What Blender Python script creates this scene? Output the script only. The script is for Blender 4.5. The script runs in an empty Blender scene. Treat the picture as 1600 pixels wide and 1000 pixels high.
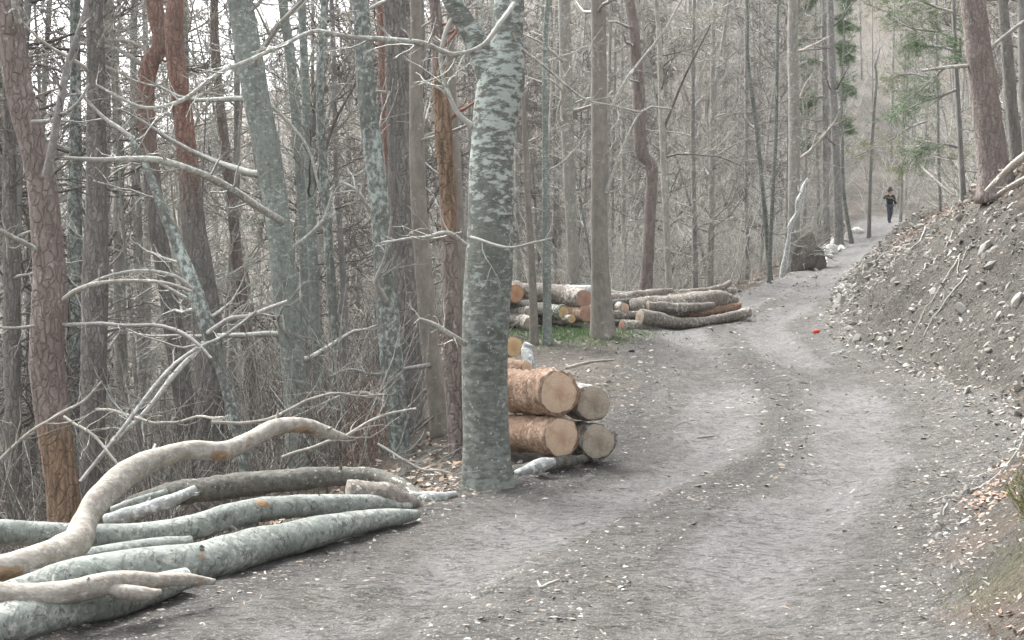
import bpy, math, random
import numpy as np
from mathutils import Vector, Matrix, Quaternion
random.seed(7); rng = np.random.default_rng(11)
S = bpy.context.scene
C = S.collection
# ------------------------------------------------------------------ camera, sky, sun, exposure
F = 2000.0; CAMZ = 1.6; PITCH = math.atan(70/2000)
cd = bpy.data.cameras.new('camera'); cam = bpy.data.objects.new('camera', cd); C.objects.link(cam)
cam.location = (0, 0, CAMZ); cam.rotation_euler = (math.pi/2 - PITCH, 0, 0)
cd.sensor_width = 36; cd.lens = F/1600*36; cd.clip_end = 2000; cd.clip_start = 0.1
cd.dof.use_dof = False
S.camera = cam
W = bpy.data.worlds.new('World'); S.world = W; W.use_nodes = True
wn = W.node_tree; wn.nodes.clear()
sky = wn.nodes.new('ShaderNodeTexSky'); sky.sky_type = 'NISHITA'; sky.sun_disc = False
sky.sun_elevation = math.radians(52); sky.sun_rotation = math.radians(-40)
sky.dust_density = 6; sky.air_density = 1.0; sky.ozone_density = 1.0
hs = wn.nodes.new('ShaderNodeHueSaturation'); hs.inputs['Saturation'].default_value = 0.16   # overcast: the cloud deck takes the blue out
bg = wn.nodes.new('ShaderNodeBackground'); bg.inputs['Strength'].default_value = 0.125
wo = wn.nodes.new('ShaderNodeOutputWorld')
wn.links.new(sky.outputs[0], hs.inputs['Color']); wn.links.new(hs.outputs[0], bg.inputs['Color']); wn.links.new(bg.outputs[0], wo.inputs['Surface'])
sd = bpy.data.lights.new('sun', 'SUN'); sd.energy = 1.5; sd.angle = math.radians(22); sd.color = (1, .985, .96)
sun = bpy.data.objects.new('sun', sd); C.objects.link(sun)
sun.rotation_euler = (math.radians(34), 0, math.radians(215))
S.view_settings.view_transform = 'Standard'; S.view_settings.look = 'None'
S.view_settings.gamma = 1; S.view_settings.exposure = 2.13
S.view_settings.use_curve_mapping = False
S.render.engine = 'CYCLES'
S.cycles.max_bounces = 5; S.cycles.diffuse_bounces = 2; S.cycles.volume_bounces = 0

# ------------------------------------------------------------------ small maths
def P(px, py, Y):
    """the world point at depth Y that the photograph shows at px,py (measurements only)"""
    a = (px-800)/F; b = (500-py)/F
    c, s = math.cos(PITCH), math.sin(PITCH)
    dy = c + b*s; dz = -s + b*c
    k = Y/dy
    return np.array([a*k, Y, CAMZ + dz*k])
def _h(ix, iy, iz):
    n = (ix*374761393 + iy*668265263 + iz*1274126177) & 0xffffffff
    n = ((n ^ (n >> 13))*1274126177) & 0xffffffff
    return ((n ^ (n >> 16)) & 0xffff)/65535.0
def noise3(x, y, z):
    x, y, z = np.broadcast_arrays(np.asarray(x, float), np.asarray(y, float), np.asarray(z, float))
    xi, yi, zi = np.floor(x).astype(np.int64), np.floor(y).astype(np.int64), np.floor(z).astype(np.int64)
    u, v, w = x-xi, y-yi, z-zi
    u, v, w = u*u*(3-2*u), v*v*(3-2*v), w*w*(3-2*w)
    r = 0
    for a in (0, 1):
        for b in (0, 1):
            for c in (0, 1):
                r = r + _h(xi+a, yi+b, zi+c)*(u if a else 1-u)*(v if b else 1-v)*(w if c else 1-w)
    return r*2-1
def fbm(x, y, z=0., o=4):
    r = 0; a = 1.0
    for i in range(o):
        r = r + a*noise3(np.asarray(x)*2**i+i*17.3, np.asarray(y)*2**i+i*5.1, np.asarray(z)*2**i); a *= .5
    return r
def sst(a, b, x):
    t = np.clip((x-a)/(b-a), 0, 1); return t*t*(3-2*t)

# ------------------------------------------------------------------ terrain heights
ST = {  # Y: A, B, C(edge of the drop), D(road left), E(road right), F(bank foot), G(bank top), H
 -25: [(-90,-14),(-6,-1.5),(-3,-.2),(-2.3,0),(1.9,0),(2.2,.1),(4.5,2.2),(90,28)],
 5.6: [(-90,-14),(-6,-1.4),(-2.7,.0),(-2.0,0),(1.75,0),(2.0,.1),(4.4,2.2),(90,28)],
 8.65:[(-90,-14),(-5,-1.5),(-1.3,.02),(-.7,0),(2.8,0),(3.2,.1),(5.8,2.6),(90,28)],
 9.85:[(-90,-14),(-4.4,-1.6),(-.6,-.06),(.1,0),(3.3,0),(3.9,.1),(6.8,2.9),(90,28)],
 11.5:[(-90,-14),(-4.4,-1.7),(-.8,-.02),(.9,0),(4.0,.02),(4.9,.12),(7.7,3.1),(90,28)],
 15:  [(-90,-14),(-4.6,-1.7),(-.7,.08),(1.4,.12),(4.9,.15),(5.4,.25),(8.0,3.25),(90,28)],
 20:  [(-90,-14),(-5,-1.5),(-.8,.33),(1.9,.38),(5.2,.35),(5.6,.45),(8.1,3.3),(90,28)],
 24.5:[(-90,-14),(-5,-1.3),(-.9,.58),(2.4,.6),(5.8,.62),(6.2,.72),(8.8,3.25),(90,28)],
 28:  [(-90,-13),(-4,-1.3),(1.6,.72),(4.0,.85),(7.0,.85),(7.3,.95),(9.4,3.0),(90,28)],
 34:  [(-90,-12),(-1,-1.2),(5.4,1.1),(6.3,1.2),(8.6,1.15),(8.9,1.25),(10.7,2.75),(90,28)],
 45:  [(-90,-11),(3,-.6),(9.5,1.6),(10.3,1.8),(12.3,2.0),(12.6,2.15),(14.2,3.1),(90,28)],
 60:  [(-90,-9),(8,.2),(14.8,2.75),(15.5,2.95),(18,3.4),(18.3,3.6),(20.8,5.4),(90,29)],
 66:  [(-90,-9),(10,.6),(17.3,3.4),(18,3.65),(20,3.8),(20.3,3.95),(22.8,6),(90,30)],
 85:  [(-90,-8),(19,1.5),(26,4.0),(27,4.2),(30,4.3),(30.5,4.5),(33,7),(90,31)],
 320: [(-90,-8),(19,1.5),(26,4.0),(27,4.2),(30,4.3),(30.5,4.5),(33,7),(90,31)]}
_ys = np.array(sorted(ST)); _TY = np.arange(-25, 320, .25)
_KX = np.stack([np.interp(_TY, _ys, [ST[y][k][0] for y in _ys]) for k in range(8)], 1)
_KZ = np.stack([np.interp(_TY, _ys, [ST[y][k][1] for y in _ys]) for k in range(8)], 1)
_ker = np.hanning(9)[1:-1]; _ker /= _ker.sum()
for _A in (_KX, _KZ):
    for _k in range(8):
        _A[:, _k] = np.convolve(np.pad(_A[:, _k], 3, 'edge'), _ker, 'valid')
def knots(y):
    f = np.clip((np.asarray(y, float)+25)/.25, 0, len(_TY)-1.001); i = f.astype(int); f = (f-i)[..., None]
    return _KX[i]*(1-f)+_KX[i+1]*f, _KZ[i]*(1-f)+_KZ[i+1]*f
def knx(y, k):
    return knots(np.asarray(y))[0][..., k]
def height(x, y, fine=True):
    x = np.asarray(x, float); y = np.asarray(y, float); x, y = np.broadcast_arrays(x, y)
    KX, KZ = knots(y)
    z = 0
    wtap = [1, 2, 3, 2, 1]
    sc = .12+.012*np.clip(y, 0, 60)
    for j, w in enumerate(wtap):
        xx = x+(j-2)*sc
        zz = KZ[..., 0].copy()
        for k in range(7):
            zz = zz+(KZ[..., k+1]-KZ[..., k])*np.clip((xx-KX[..., k])/(KX[..., k+1]-KX[..., k]), 0, 1)
        z = z+zz*w/9
    th = x/np.maximum(y, 8)
    Y0 = sum(np.interp(th+d_, [-.45, 0, .12, .2, .3, .45], [95, 62, 49, 62, 76, 76]) for d_ in (-.07, -.035, 0, .035, .07))/5
    sl = np.interp(th, [-.45, -.1, .15], [.13, .27, .38])
    d = (y-Y0)/6
    z = z+sl*6*np.log1p(np.exp(np.clip(d, -30, 40)))
    onroad = sst(-.3, .25, x-KX[..., 2])*(1-sst(-.1, .4, x-KX[..., 5]))
    onroad = np.where(y > 72, 0, onroad)
    z = z+(1-onroad)*(fbm(x*.22, y*.22, 3.)*.22*sst(9, 20, y)+fbm(x*.9, y*.9, 1.)*.07)
    s = (x-KX[..., 3])/(KX[..., 4]-KX[..., 3])
    wob = fbm(x*.15, y*.12, 9., 2)*.05
    for c_, w_, dd in ((.30, .10, .055), (.74, .10, .05), (.52, .07, .02)):
        z = z-onroad*dd*np.exp(-((s+wob-c_)/w_)**2)
    z = z+onroad*.02*np.exp(-((s-.5)/.12)**2)
    if fine:
        bank = sst(0, .4, x-KX[..., 5])*(1-sst(0, 1.5, x-KX[..., 6]))*(y < 80)
        al = x*.5+z*.9
        z = z+bank*(fbm(x*1.6, y*1.0, 5.)*.14+np.abs(fbm(y*2.2+al*1.2, al*.7, 2., 3))*.10)
        rough = .6+.7*fbm(x*.6, y*.5, 4., 2)
        z = z+onroad*(fbm(x*2.2, y*1.6, 7., 3)*.022+np.maximum(fbm(x*8, y*7, 2., 3)+.1, 0)*.030*np.clip(rough, .3, 1.6))
        z = z+(1-onroad)*(1-bank)*np.maximum(fbm(x*6, y*6, 6., 3), -.3)*.02
    return z
def hz(x, y): return float(height(x, y))

# ------------------------------------------------------------------ mesh helpers
def mesh_np(name, V, Fc, mats=(), smooth=True):
    """V (n,3); Fc list of int arrays (m,3|4)"""
    me = bpy.data.meshes.new(name)
    Fc = [f for f in Fc if len(f)]
    tot = sum(f.size for f in Fc); nf = sum(len(f) for f in Fc)
    me.vertices.add(len(V)); me.vertices.foreach_set('co', np.ascontiguousarray(V, dtype=np.float32).ravel())
    me.loops.add(tot); me.loops.foreach_set('vertex_index', np.concatenate([f.ravel() for f in Fc]).astype(np.int32))
    st = []; o = 0
    for f in Fc:
        st.append(np.arange(len(f))*f.shape[1]+o); o += f.size
    me.polygons.add(nf); me.polygons.foreach_set('loop_start', np.concatenate(st).astype(np.int32))
    me.polygons.foreach_set('use_smooth', np.full(nf, smooth, dtype=bool))
    for m in mats: me.materials.append(m)
    me.update(calc_edges=True); me.validate()
    return me
def link(name, me, parent=None, loc=(0, 0, 0)):
    o = bpy.data.objects.new(name, me); C.objects.link(o)
    o.location = loc
    if parent is not None: o.parent = parent
    return o
def tag(o, label=None, cat=None, group=None, kind=None):
    if label: o['label'] = label
    if cat: o['category'] = cat
    if group: o['group'] = group
    if kind: o['kind'] = kind
    return o
def empty(name, loc, label, cat, group=None):
    o = bpy.data.objects.new(name, None); C.objects.link(o); o.location = loc; o.empty_display_size = .1
    return tag(o, label, cat, group)
def addattr(me, name, vals):
    a = me.attributes.new(name, 'FLOAT', 'POINT'); a.data.foreach_set('value', np.asarray(vals, dtype=np.float32))
def nrm(v): return v/np.maximum(np.linalg.norm(v, axis=-1, keepdims=True), 1e-9)
class Geo:
    def __init__(s): s.V = []; s.Q = []; s.T = []; s.n = 0
    def add(s, V, Q=None, T=None):
        s.V.append(V)
        if Q is not None and len(Q): s.Q.append(Q+s.n)
        if T is not None and len(T): s.T.append(T+s.n)
        s.n += len(V)
    def mesh(s, name, mats, off=(0, 0, 0), smooth=True):
        V = np.concatenate(s.V)-np.asarray(off)
        Fc = []
        if s.Q: Fc.append(np.concatenate(s.Q))
        if s.T: Fc.append(np.concatenate(s.T))
        return mesh_np(name, V, Fc, mats, smooth)
def tubes(Pn, R, sides=3):
    """Pn (B,N,3), R (B,N) -> verts, quads"""
    B, N, _ = Pn.shape
    T = np.empty_like(Pn); T[:, 1:-1] = Pn[:, 2:]-Pn[:, :-2]; T[:, 0] = Pn[:, 1]-Pn[:, 0]; T[:, -1] = Pn[:, -1]-Pn[:, -2]
    T = nrm(T)
    D = nrm(Pn[:, -1]-Pn[:, 0])
    ref = np.where(np.abs(D[:, 2:3]) > .8, np.array([[1., 0, 0]]), np.array([[0, 0, 1.]]))
    ref = np.repeat(ref[:, None], N, 1)
    U = nrm(np.cross(ref, T)); Wv = np.cross(T, U)
    a = np.arange(sides)*2*math.pi/sides
    V = Pn[:, :, None]+R[:, :, None, None]*(U[:, :, None]*np.cos(a)[None, None, :, None]+Wv[:, :, None]*np.sin(a)[None, None, :, None])
    b = (np.arange(B)*N*sides)[:, None, None]; i = (np.arange(N-1)*sides)[None, :, None]; j = np.arange(sides)[None, None]
    j2 = (j+1) % sides
    Q = np.stack([b+i+j, b+i+j2, b+i+sides+j2, b+i+sides+j], -1).reshape(-1, 4)
    return V.reshape(-1, 3), Q
def catmull(pts, n):
    pts = np.asarray(pts, float)
    d = np.concatenate([[0], np.cumsum(np.maximum(np.linalg.norm(np.diff(pts[:, :3], axis=0), axis=1), 1e-6))])
    E = np.vstack([2*pts[0]-pts[1], pts, 2*pts[-1]-pts[-2]])
    u = np.linspace(0, d[-1], n); out = []
    for t in u:
        i = min(max(np.searchsorted(d, t)-1, 0), len(pts)-2)
        f = (t-d[i])/(d[i+1]-d[i])
        p0, p1, p2, p3 = E[i], E[i+1], E[i+2], E[i+3]
        m1, m2 = (p2-p0)*.5, (p3-p1)*.5
        h = f*f*f
        out.append((2*h-3*f*f+1)*p1+(h-2*f*f+f)*m1+(-2*h+3*f*f)*p2+(h-f*f)*m2)
    return np.array(out)
def sprout(Pp, Rp, c, L, rf, ang, up, wob, tm=(.1, .98), N=6, rmin=.004, tip=.25, radj=1.):
    B, M, _ = Pp.shape
    idx = np.repeat(np.arange(B), c); n = len(idx)
    t = (tm[0]+(tm[1]-tm[0])*rng.random(n))*(M-1); i = np.minimum(t.astype(int), M-2); f = (t-i)[:, None]
    pos = Pp[idx, i]*(1-f)+Pp[idx, i+1]*f; rad = Rp[idx, i]*(1-f[:, 0])+Rp[idx, i+1]*f[:, 0]
    tan = nrm(Pp[idx, i+1]-Pp[idx, i])
    pr = nrm(np.cross(tan, rng.normal(size=(n, 3))))
    a = rng.uniform(ang[0], ang[1], n)[:, None]
    d = nrm(tan*np.cos(a)+pr*np.sin(a))
    plen = np.linalg.norm(np.diff(Pp, axis=1), axis=2).sum(1)[idx]
    ln = (plen if L[2] else 1.)*rng.uniform(L[0], L[1], n)*(1.1-.6*t/(M-1))
    out = np.empty((n, N, 3)); out[:, 0] = pos
    for k in range(1, N):
        out[:, k] = out[:, k-1]+d*(ln/(N-1))[:, None]
        d = nrm(d+rng.normal(size=(n, 3))*wob+np.array([0, 0, up]))
    r0 = np.maximum(rad*rf*rng.uniform(.6, 1.1, n), rmin)*radj
    R = r0[:, None]*np.linspace(1, tip, N)[None]
    R = np.maximum(R, rmin*.6)
    return out, R

# ------------------------------------------------------------------ materials
def nodes(name):
    m = bpy.data.materials.new(name); m.use_nodes = True
    nt = m.node_tree; b = nt.nodes['Principled BSDF']; b.inputs['Roughness'].default_value = .9
    b.inputs['Specular IOR Level'].default_value = .15
    return m, nt, b
def N(nt, t, **k):
    n = nt.nodes.new(t)
    for a, v in k.items():
        if a in n.inputs: n.inputs[a].default_value = v
        else: setattr(n, a, v)
    return n
def coord(nt, scale=(1, 1, 1), kind='Object', rot=(0, 0, 0)):
    tc = nt.nodes.new('ShaderNodeTexCoord'); mp = nt.nodes.new('ShaderNodeMapping')
    mp.inputs['Scale'].default_value = scale; mp.inputs['Rotation'].default_value = rot
    nt.links.new(tc.outputs[kind], mp.inputs['Vector']); return mp.outputs[0]
def noi(nt, vec, scale, detail=5, rough=.6, dist=0.):
    n = N(nt, 'ShaderNodeTexNoise'); n.inputs['Scale'].default_value = scale; n.inputs['Detail'].default_value = detail
    n.inputs['Roughness'].default_value = rough; n.inputs['Distortion'].default_value = dist
    nt.links.new(vec, n.inputs['Vector']); return n.outputs['Fac']
def ramp(nt, fac, a, b, ca=(0, 0, 0, 1), cb=(1, 1, 1, 1)):
    r = nt.nodes.new('ShaderNodeValToRGB'); e = r.color_ramp.elements
    e[0].position = a; e[1].position = b; e[0].color = ca; e[1].color = cb
    nt.links.new(fac, r.inputs[0]); return r.outputs[0]
def mix(nt, fac, a, b, mode='MIX'):
    m = nt.nodes.new('ShaderNodeMix'); m.data_type = 'RGBA'; m.blend_type = mode
    for s, v in ((m.inputs[0], fac), (m.inputs[6], a), (m.inputs[7], b)):
        if isinstance(v, bpy.types.NodeSocket): nt.links.new(v, s)
        elif isinstance(v, (int, float)): s.default_value = v
        else: s.default_value = tuple(v)+((1,) if len(v) == 3 else ())
    return m.outputs[2]
def math_(nt, op, a, b=0.):
    m = nt.nodes.new('ShaderNodeMath'); m.operation = op
    for s, v in zip(m.inputs, (a, b)):
        if isinstance(v, bpy.types.NodeSocket): nt.links.new(v, s)
        else: s.default_value = v
    return m.outputs[0]
def bump(nt, b, h, strength, dist):
    n = nt.nodes.new('ShaderNodeBump'); n.inputs['Strength'].default_value = strength; n.inputs['Distance'].default_value = dist
    nt.links.new(h, n.inputs['Height']); nt.links.new(n.outputs[0], b.inputs['Normal'])
def attr(nt, name):
    a = nt.nodes.new('ShaderNodeAttribute'); a.attribute_name = name; return a.outputs['Fac']

def N_color(nt, vec, scale):
    n = N(nt, 'ShaderNodeTexNoise'); n.inputs['Scale'].default_value = scale; nt.links.new(vec, n.inputs['Vector']); return n.outputs['Color']
def bark(name, base, dark, lichen=None, lam=.6, plates=(6, 6, 1.2), lsc=(5, 5, 5), scar=None, bscale=9, bd=.02, rnd=.0, upper=None, lsoft=.05, ring=False, marks=False, fleck=None, crack=0, sax=(1, 1, .3)):
    m, nt, b = nodes(name)
    v = coord(nt, plates); n1 = noi(nt, v, bscale*.35, 6, .7)
    v2 = coord(nt); n2 = noi(nt, v2, 1.3, 4, .6); n3 = noi(nt, v2, 30, 3, .6)
    col = mix(nt, ramp(nt, n1, .38, .62), dark, base)
    col = mix(nt, math_(nt, 'MULTIPLY', ramp(nt, n2, .35, .7), .45), col, [c*1.35 for c in base])
    col = mix(nt, math_(nt, 'MULTIPLY', ramp(nt, n3, .45, .7), .3), col, [c*.55 for c in base])
    if upper:
        col = mix(nt, attr(nt, 'upper'), col, mix(nt, ramp(nt, n1, .35, .6), [c*.55 for c in upper], upper))
    if lichen:
        lv = coord(nt, lsc); l1 = noi(nt, lv, 4, 5, .65); l0 = noi(nt, coord(nt, (1, 1, .7)), 1.1, 2, .5)
        k = math_(nt, 'ADD', l1, math_(nt, 'MULTIPLY', math_(nt, 'SUBTRACT', l0, .5), .5))
        lk = ramp(nt, k, lam, lam+lsoft)
        if marks: lk = math_(nt, 'MULTIPLY', lk, math_(nt, 'ADD', math_(nt, 'MULTIPLY', attr(nt, 'upper'), .68), .2))
        col = mix(nt, lk, col, lichen)
    if crack:
        vo = nt.nodes.new('ShaderNodeTexVoronoi'); vo.feature = 'DISTANCE_TO_EDGE'; vo.inputs['Scale'].default_value = crack
        wv_ = mix(nt, .09, coord(nt, (1, 1, .38)), N_color(nt, coord(nt, (1, 1, 1)), 9)); nt.links.new(wv_, vo.inputs['Vector'])
        ck = ramp(nt, math_(nt, 'ADD', vo.outputs['Distance'], math_(nt, 'MULTIPLY', math_(nt, 'SUBTRACT', noi(nt, coord(nt), 12, 4, .7), .5), .25)), .0, .14)
        col = mix(nt, ck, mix(nt, .3, col, dark), col)
        n1 = math_(nt, 'ADD', math_(nt, 'MULTIPLY', n1, .5), math_(nt, 'MULTIPLY', ck, .7))
    if fleck:
        f1 = noi(nt, coord(nt, (3, 3, 3)), 7, 4, .75, .8)
        col = mix(nt, math_(nt, 'MULTIPLY', ramp(nt, f1, .57, .61), .75), col, fleck)
        f2 = noi(nt, coord(nt, (9, 2, 2)), 5, 3, .6)
        col = mix(nt, math_(nt, 'MULTIPLY', ramp(nt, f2, .57, .62), .45), col, fleck)
    if marks:
        f2 = noi(nt, coord(nt, (2.5, 2.5, 16)), 6, 3, .6)
        col = mix(nt, math_(nt, 'MULTIPLY', math_(nt, 'MULTIPLY', ramp(nt, f2, .58, .66), .5), attr(nt, 'upper')), col, (.52, .55, .52))
        f3 = noi(nt, coord(nt), 26, 3, .6)
        col = mix(nt, math_(nt, 'MULTIPLY', ramp(nt, f3, .62, .68), .6), col, (.5, .52, .47))
    if ring:
        rv = coord(nt, (.25, .25, 1)); r1 = noi(nt, rv, 22, 3, .5)
        col = mix(nt, math_(nt, 'MULTIPLY', ramp(nt, r1, .62, .68), .6), col, [c*.45 for c in base])
    if scar:
        sn = noi(nt, coord(nt, sax), 16, 5, .7)
        k = math_(nt, 'ADD', attr(nt, 'scar'), math_(nt, 'MULTIPLY', math_(nt, 'SUBTRACT', sn, .5), 1.1))
        sc2 = mix(nt, ramp(nt, sn, .4, .62), [c*.45 for c in scar], scar)
        col = mix(nt, ramp(nt, k, .45, .6), col, sc2)
    if rnd:
        oi = nt.nodes.new('ShaderNodeObjectInfo')
        h = nt.nodes.new('ShaderNodeHueSaturation'); nt.links.new(col, h.inputs['Color'])
        nt.links.new(math_(nt, 'ADD', math_(nt, 'MULTIPLY', oi.outputs['Random'], rnd), 1-rnd*.5), h.inputs['Value'])
        nt.links.new(math_(nt, 'ADD', math_(nt, 'MULTIPLY', oi.outputs['Random'], .9), .45), h.inputs['Saturation'])
        col = h.outputs[0]
    nt.links.new(col, b.inputs['Base Color'])
    bump(nt, b, math_(nt, 'ADD', n1, math_(nt, 'MULTIPLY', n3, .4)), .8, bd)
    return m
M = {}
M['birch'] = bark('mottled grey green bark', (.165, .175, .155), (.085, .092, .082), (.50, .565, .54), .485, (5, 5, 5), (2.3, 2.3, 6), bd=.008, ring=True, marks=True, lsoft=.09)
M['beech'] = bark('smooth grey bark', (.26, .285, .26), (.15, .17, .155), (.44, .49, .455), .54, (5, 5, 4), (4, 4, 7), bd=.01, lsoft=.12, fleck=(.13, .135, .125), scar=(.42, .23, .10))
M['beechlog'] = bark('felled grey green bark', (.275, .30, .275), (.15, .165, .15), (.43, .44, .405), .53, (4, 4, 4), (3, 8, 8), bd=.012, lsoft=.14, sax=(.5, 1, 1), fleck=(.09, .09, .08), scar=(.40, .26, .15), ring=False)
M['lichen'] = bark('lichen covered bark', (.215, .225, .205), (.10, .11, .10), (.43, .49, .465), .47, (6, 6, 2), (5, 5, 4), bd=.02, lsoft=.16, fleck=(.10, .10, .09))
M['pine'] = bark('pink brown pine bark', (.275, .235, .215), (.15, .125, .115), (.38, .355, .335), .62, (5, 5, 1.2), (4, 4, 2), scar=(.34, .245, .175), sax=(1.6, 1.6, .22), bd=.03, upper=(.36, .21, .165), crack=20)
M['darkpine'] = bark('dark ridged bark', (.265, .252, .235), (.13, .125, .115), (.34, .36, .33), .64, (6, 6, 1), (4, 4, 2), scar=(.36, .24, .17), bd=.03, upper=(.39, .225, .175), crack=24)
M['brown'] = bark('brown grey smooth bark', (.27, .25, .22), (.17, .155, .135), (.42, .42, .38), .65, (4, 4, 2), (3, 3, 4), bd=.01)
M['far'] = bark('distant grey bark', (.30, .29, .265), (.17, .165, .15), (.45, .47, .43), .6, (4, 4, 1.5), (2, 2, 3), bd=.01, rnd=.6)
M['twig'] = bark('grey twig bark', (.36, .345, .315), (.22, .21, .19), (.46, .49, .45), .58, (6, 6, 6), (4, 4, 4), bd=.003, rnd=.4)
M['darktwig'] = bark('dark twig bark', (.17, .155, .14), (.09, .08, .075), None, bd=.003, plates=(6, 6, 6))
M['paletwig'] = bark('pale twig bark', (.42, .415, .385), (.25, .25, .23), (.55, .58, .53), .55, (6, 6, 6), (6, 6, 6), bd=.003)
M['redtwig'] = bark('reddish twig bark', (.27, .16, .13), (.16, .10, .08), None, bd=.003, plates=(6, 6, 6))
M['bare'] = bark('bleached barkless wood', (.385, .365, .325), (.21, .19, .165), (.50, .485, .45), .56, (3, 8, 8), (3, 9, 9), scar=(.36, .25, .165), bd=.012, lsoft=.12, fleck=(.24, .20, .16), sax=(.4, 1, 1))
M['roughlog'] = bark('rough red brown log bark', (.34, .235, .17), (.13, .085, .062), (.43, .33, .25), .57, (8, 8, 8), (5, 5, 5), scar=(.52, .12, .06), bd=.02)
M['greylog'] = bark('weathered log bark', (.265, .24, .21), (.10, .09, .08), (.46, .44, .40), .55, (7, 7, 7), (4, 4, 4), bd=.02)
M['mosslog'] = bark('lichen flecked log bark', (.17, .165, .145), (.07, .07, .06), (.50, .52, .47), .60, (8, 8, 8), (7, 7, 7), bd=.02)
M['whitelog'] = bark('white crusted log', (.40, .415, .40), (.25, .26, .25), (.62, .64, .63), .52, (8, 8, 8), (6, 6, 6), bd=.02)
def cutmat(name, c, d):
    m, nt, b = nodes(name)
    w = nt.nodes.new('ShaderNodeTexWave'); w.wave_type = 'RINGS'; w.rings_direction = 'Z'
    w.inputs['Scale'].default_value = 14; w.inputs['Distortion'].default_value = 3; w.inputs['Detail'].default_value = 2
    nt.links.new(coord(nt), w.inputs['Vector'])
    n = noi(nt, coord(nt), 9, 5, .7)
    col = mix(nt, math_(nt, 'MULTIPLY', w.outputs['Fac'], .2), c, d)
    col = mix(nt, ramp(nt, n, .5, .72), col, d)
    ln = nt.nodes.new('ShaderNodeVectorMath'); ln.operation = 'LENGTH'; nt.links.new(coord(nt), ln.inputs[0])
    hr = math_(nt, 'ADD', ln.outputs['Value'], math_(nt, 'MULTIPLY', math_(nt, 'SUBTRACT', n, .5), .08))
    col = mix(nt, math_(nt, 'MULTIPLY', ramp(nt, hr, .02, .08, (1, 1, 1, 1), (0, 0, 0, 1)), .45), col, [d[0]*.9, d[1]*.75, d[2]*.65])
    st = noi(nt, coord(nt, (3, 40, 1)), 4, 3, .6)
    col = mix(nt, math_(nt, 'MULTIPLY', ramp(nt, st, .5, .62), .3), col, d)
    nt.links.new(col, b.inputs['Base Color']); bump(nt, b, n, .5, .01); return m
M['cut'] = cutmat('pale sawn wood', (.60, .46, .34), (.40, .26, .18))
M['cutpink'] = cutmat('pink sawn wood', (.44, .28, .22), (.30, .18, .145))
M['cutyellow'] = cutmat('yellow sawn wood', (.58, .45, .27), (.42, .26, .12))
M['cutgrey'] = cutmat('greyed sawn wood', (.42, .37, .30), (.20, .16, .12))
M['cutorange'] = cutmat('orange sawn wood', (.52, .32, .20), (.34, .19, .12))
def plain(name, c, rough=.85, var=.3, sc=20):
    m, nt, b = nodes(name); n = noi(nt, coord(nt), sc, 4, .6)
    oi = nt.nodes.new('ShaderNodeObjectInfo')
    col = mix(nt, ramp(nt, n, .3, .7), [x*(1-var) for x in c], [x*(1+var*.6) for x in c])
    h = nt.nodes.new('ShaderNodeHueSaturation'); nt.links.new(col, h.inputs['Color'])
    nt.links.new(math_(nt, 'ADD', math_(nt, 'MULTIPLY', oi.outputs['Random'], .5), .75), h.inputs['Value'])
    nt.links.new(h.outputs[0], b.inputs['Base Color']); b.inputs['Roughness'].default_value = rough
    bump(nt, b, n, .5, .01); return m
M['stone'] = plain('pale limestone', (.31, .30, .275), .85, .35, 14)
M['white_stone'] = plain('white limestone', (.66, .65, .61), .85, .25, 9)
def island(name, cols, rough=.9):
    """colour per loose piece, for litter built as one mesh"""
    m, nt, b = nodes(name); g = nt.nodes.new('ShaderNodeNewGeometry')
    r = nt.nodes.new('ShaderNodeValToRGB'); r.color_ramp.interpolation = 'CONSTANT'
    e = r.color_ramp.elements
    while len(e) < len(cols): e.new(.5)
    for i, c in enumerate(cols): e[i].position = i/len(cols); e[i].color = tuple(c)+(1,)
    nt.links.new(g.outputs['Random Per Island'], r.inputs[0])
    nt.links.new(r.outputs[0], b.inputs['Base Color']); b.inputs['Roughness'].default_value = rough
    return m
M['gravel'] = island('gravel and chips', [(.24, .225, .20), (.32, .305, .28), (.16, .148, .135), (.25, .215, .18), (.40, .38, .345), (.12, .11, .10), (.20, .175, .15)])
M['chips'] = island('wood chips', [(.42, .37, .31), (.30, .25, .20), (.50, .47, .42), (.24, .19, .15), (.38, .28, .21)])
M['leaf'] = island('dead leaves', [(.24, .185, .14), (.30, .24, .185), (.18, .14, .11), (.33, .275, .22), (.25, .18, .135), (.36, .32, .265)])
M['redleaf'] = island('red brown leaves', [(.28, .19, .145), (.34, .24, .185), (.21, .145, .115), (.38, .29, .23)])
M['needle'] = island('conifer needles', [(.13, .21, .10), (.17, .26, .13), (.10, .17, .08), (.21, .29, .16)])
M['palneedle'] = island('yellow green needles', [(.17, .21, .08), (.22, .26, .12), (.13, .17, .08), (.27, .28, .15)])
M['grass'] = island('short grass', [(.12, .20, .09), (.16, .25, .12), (.10, .17, .08), (.22, .26, .14)])
M['juniper'] = island('yellow green shrub', [(.30, .31, .12), (.24, .27, .11), (.38, .37, .18), (.20, .21, .10), (.26, .22, .13)])
M['red'] = plain('red plastic', (.62, .09, .06), .5, .1)

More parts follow.
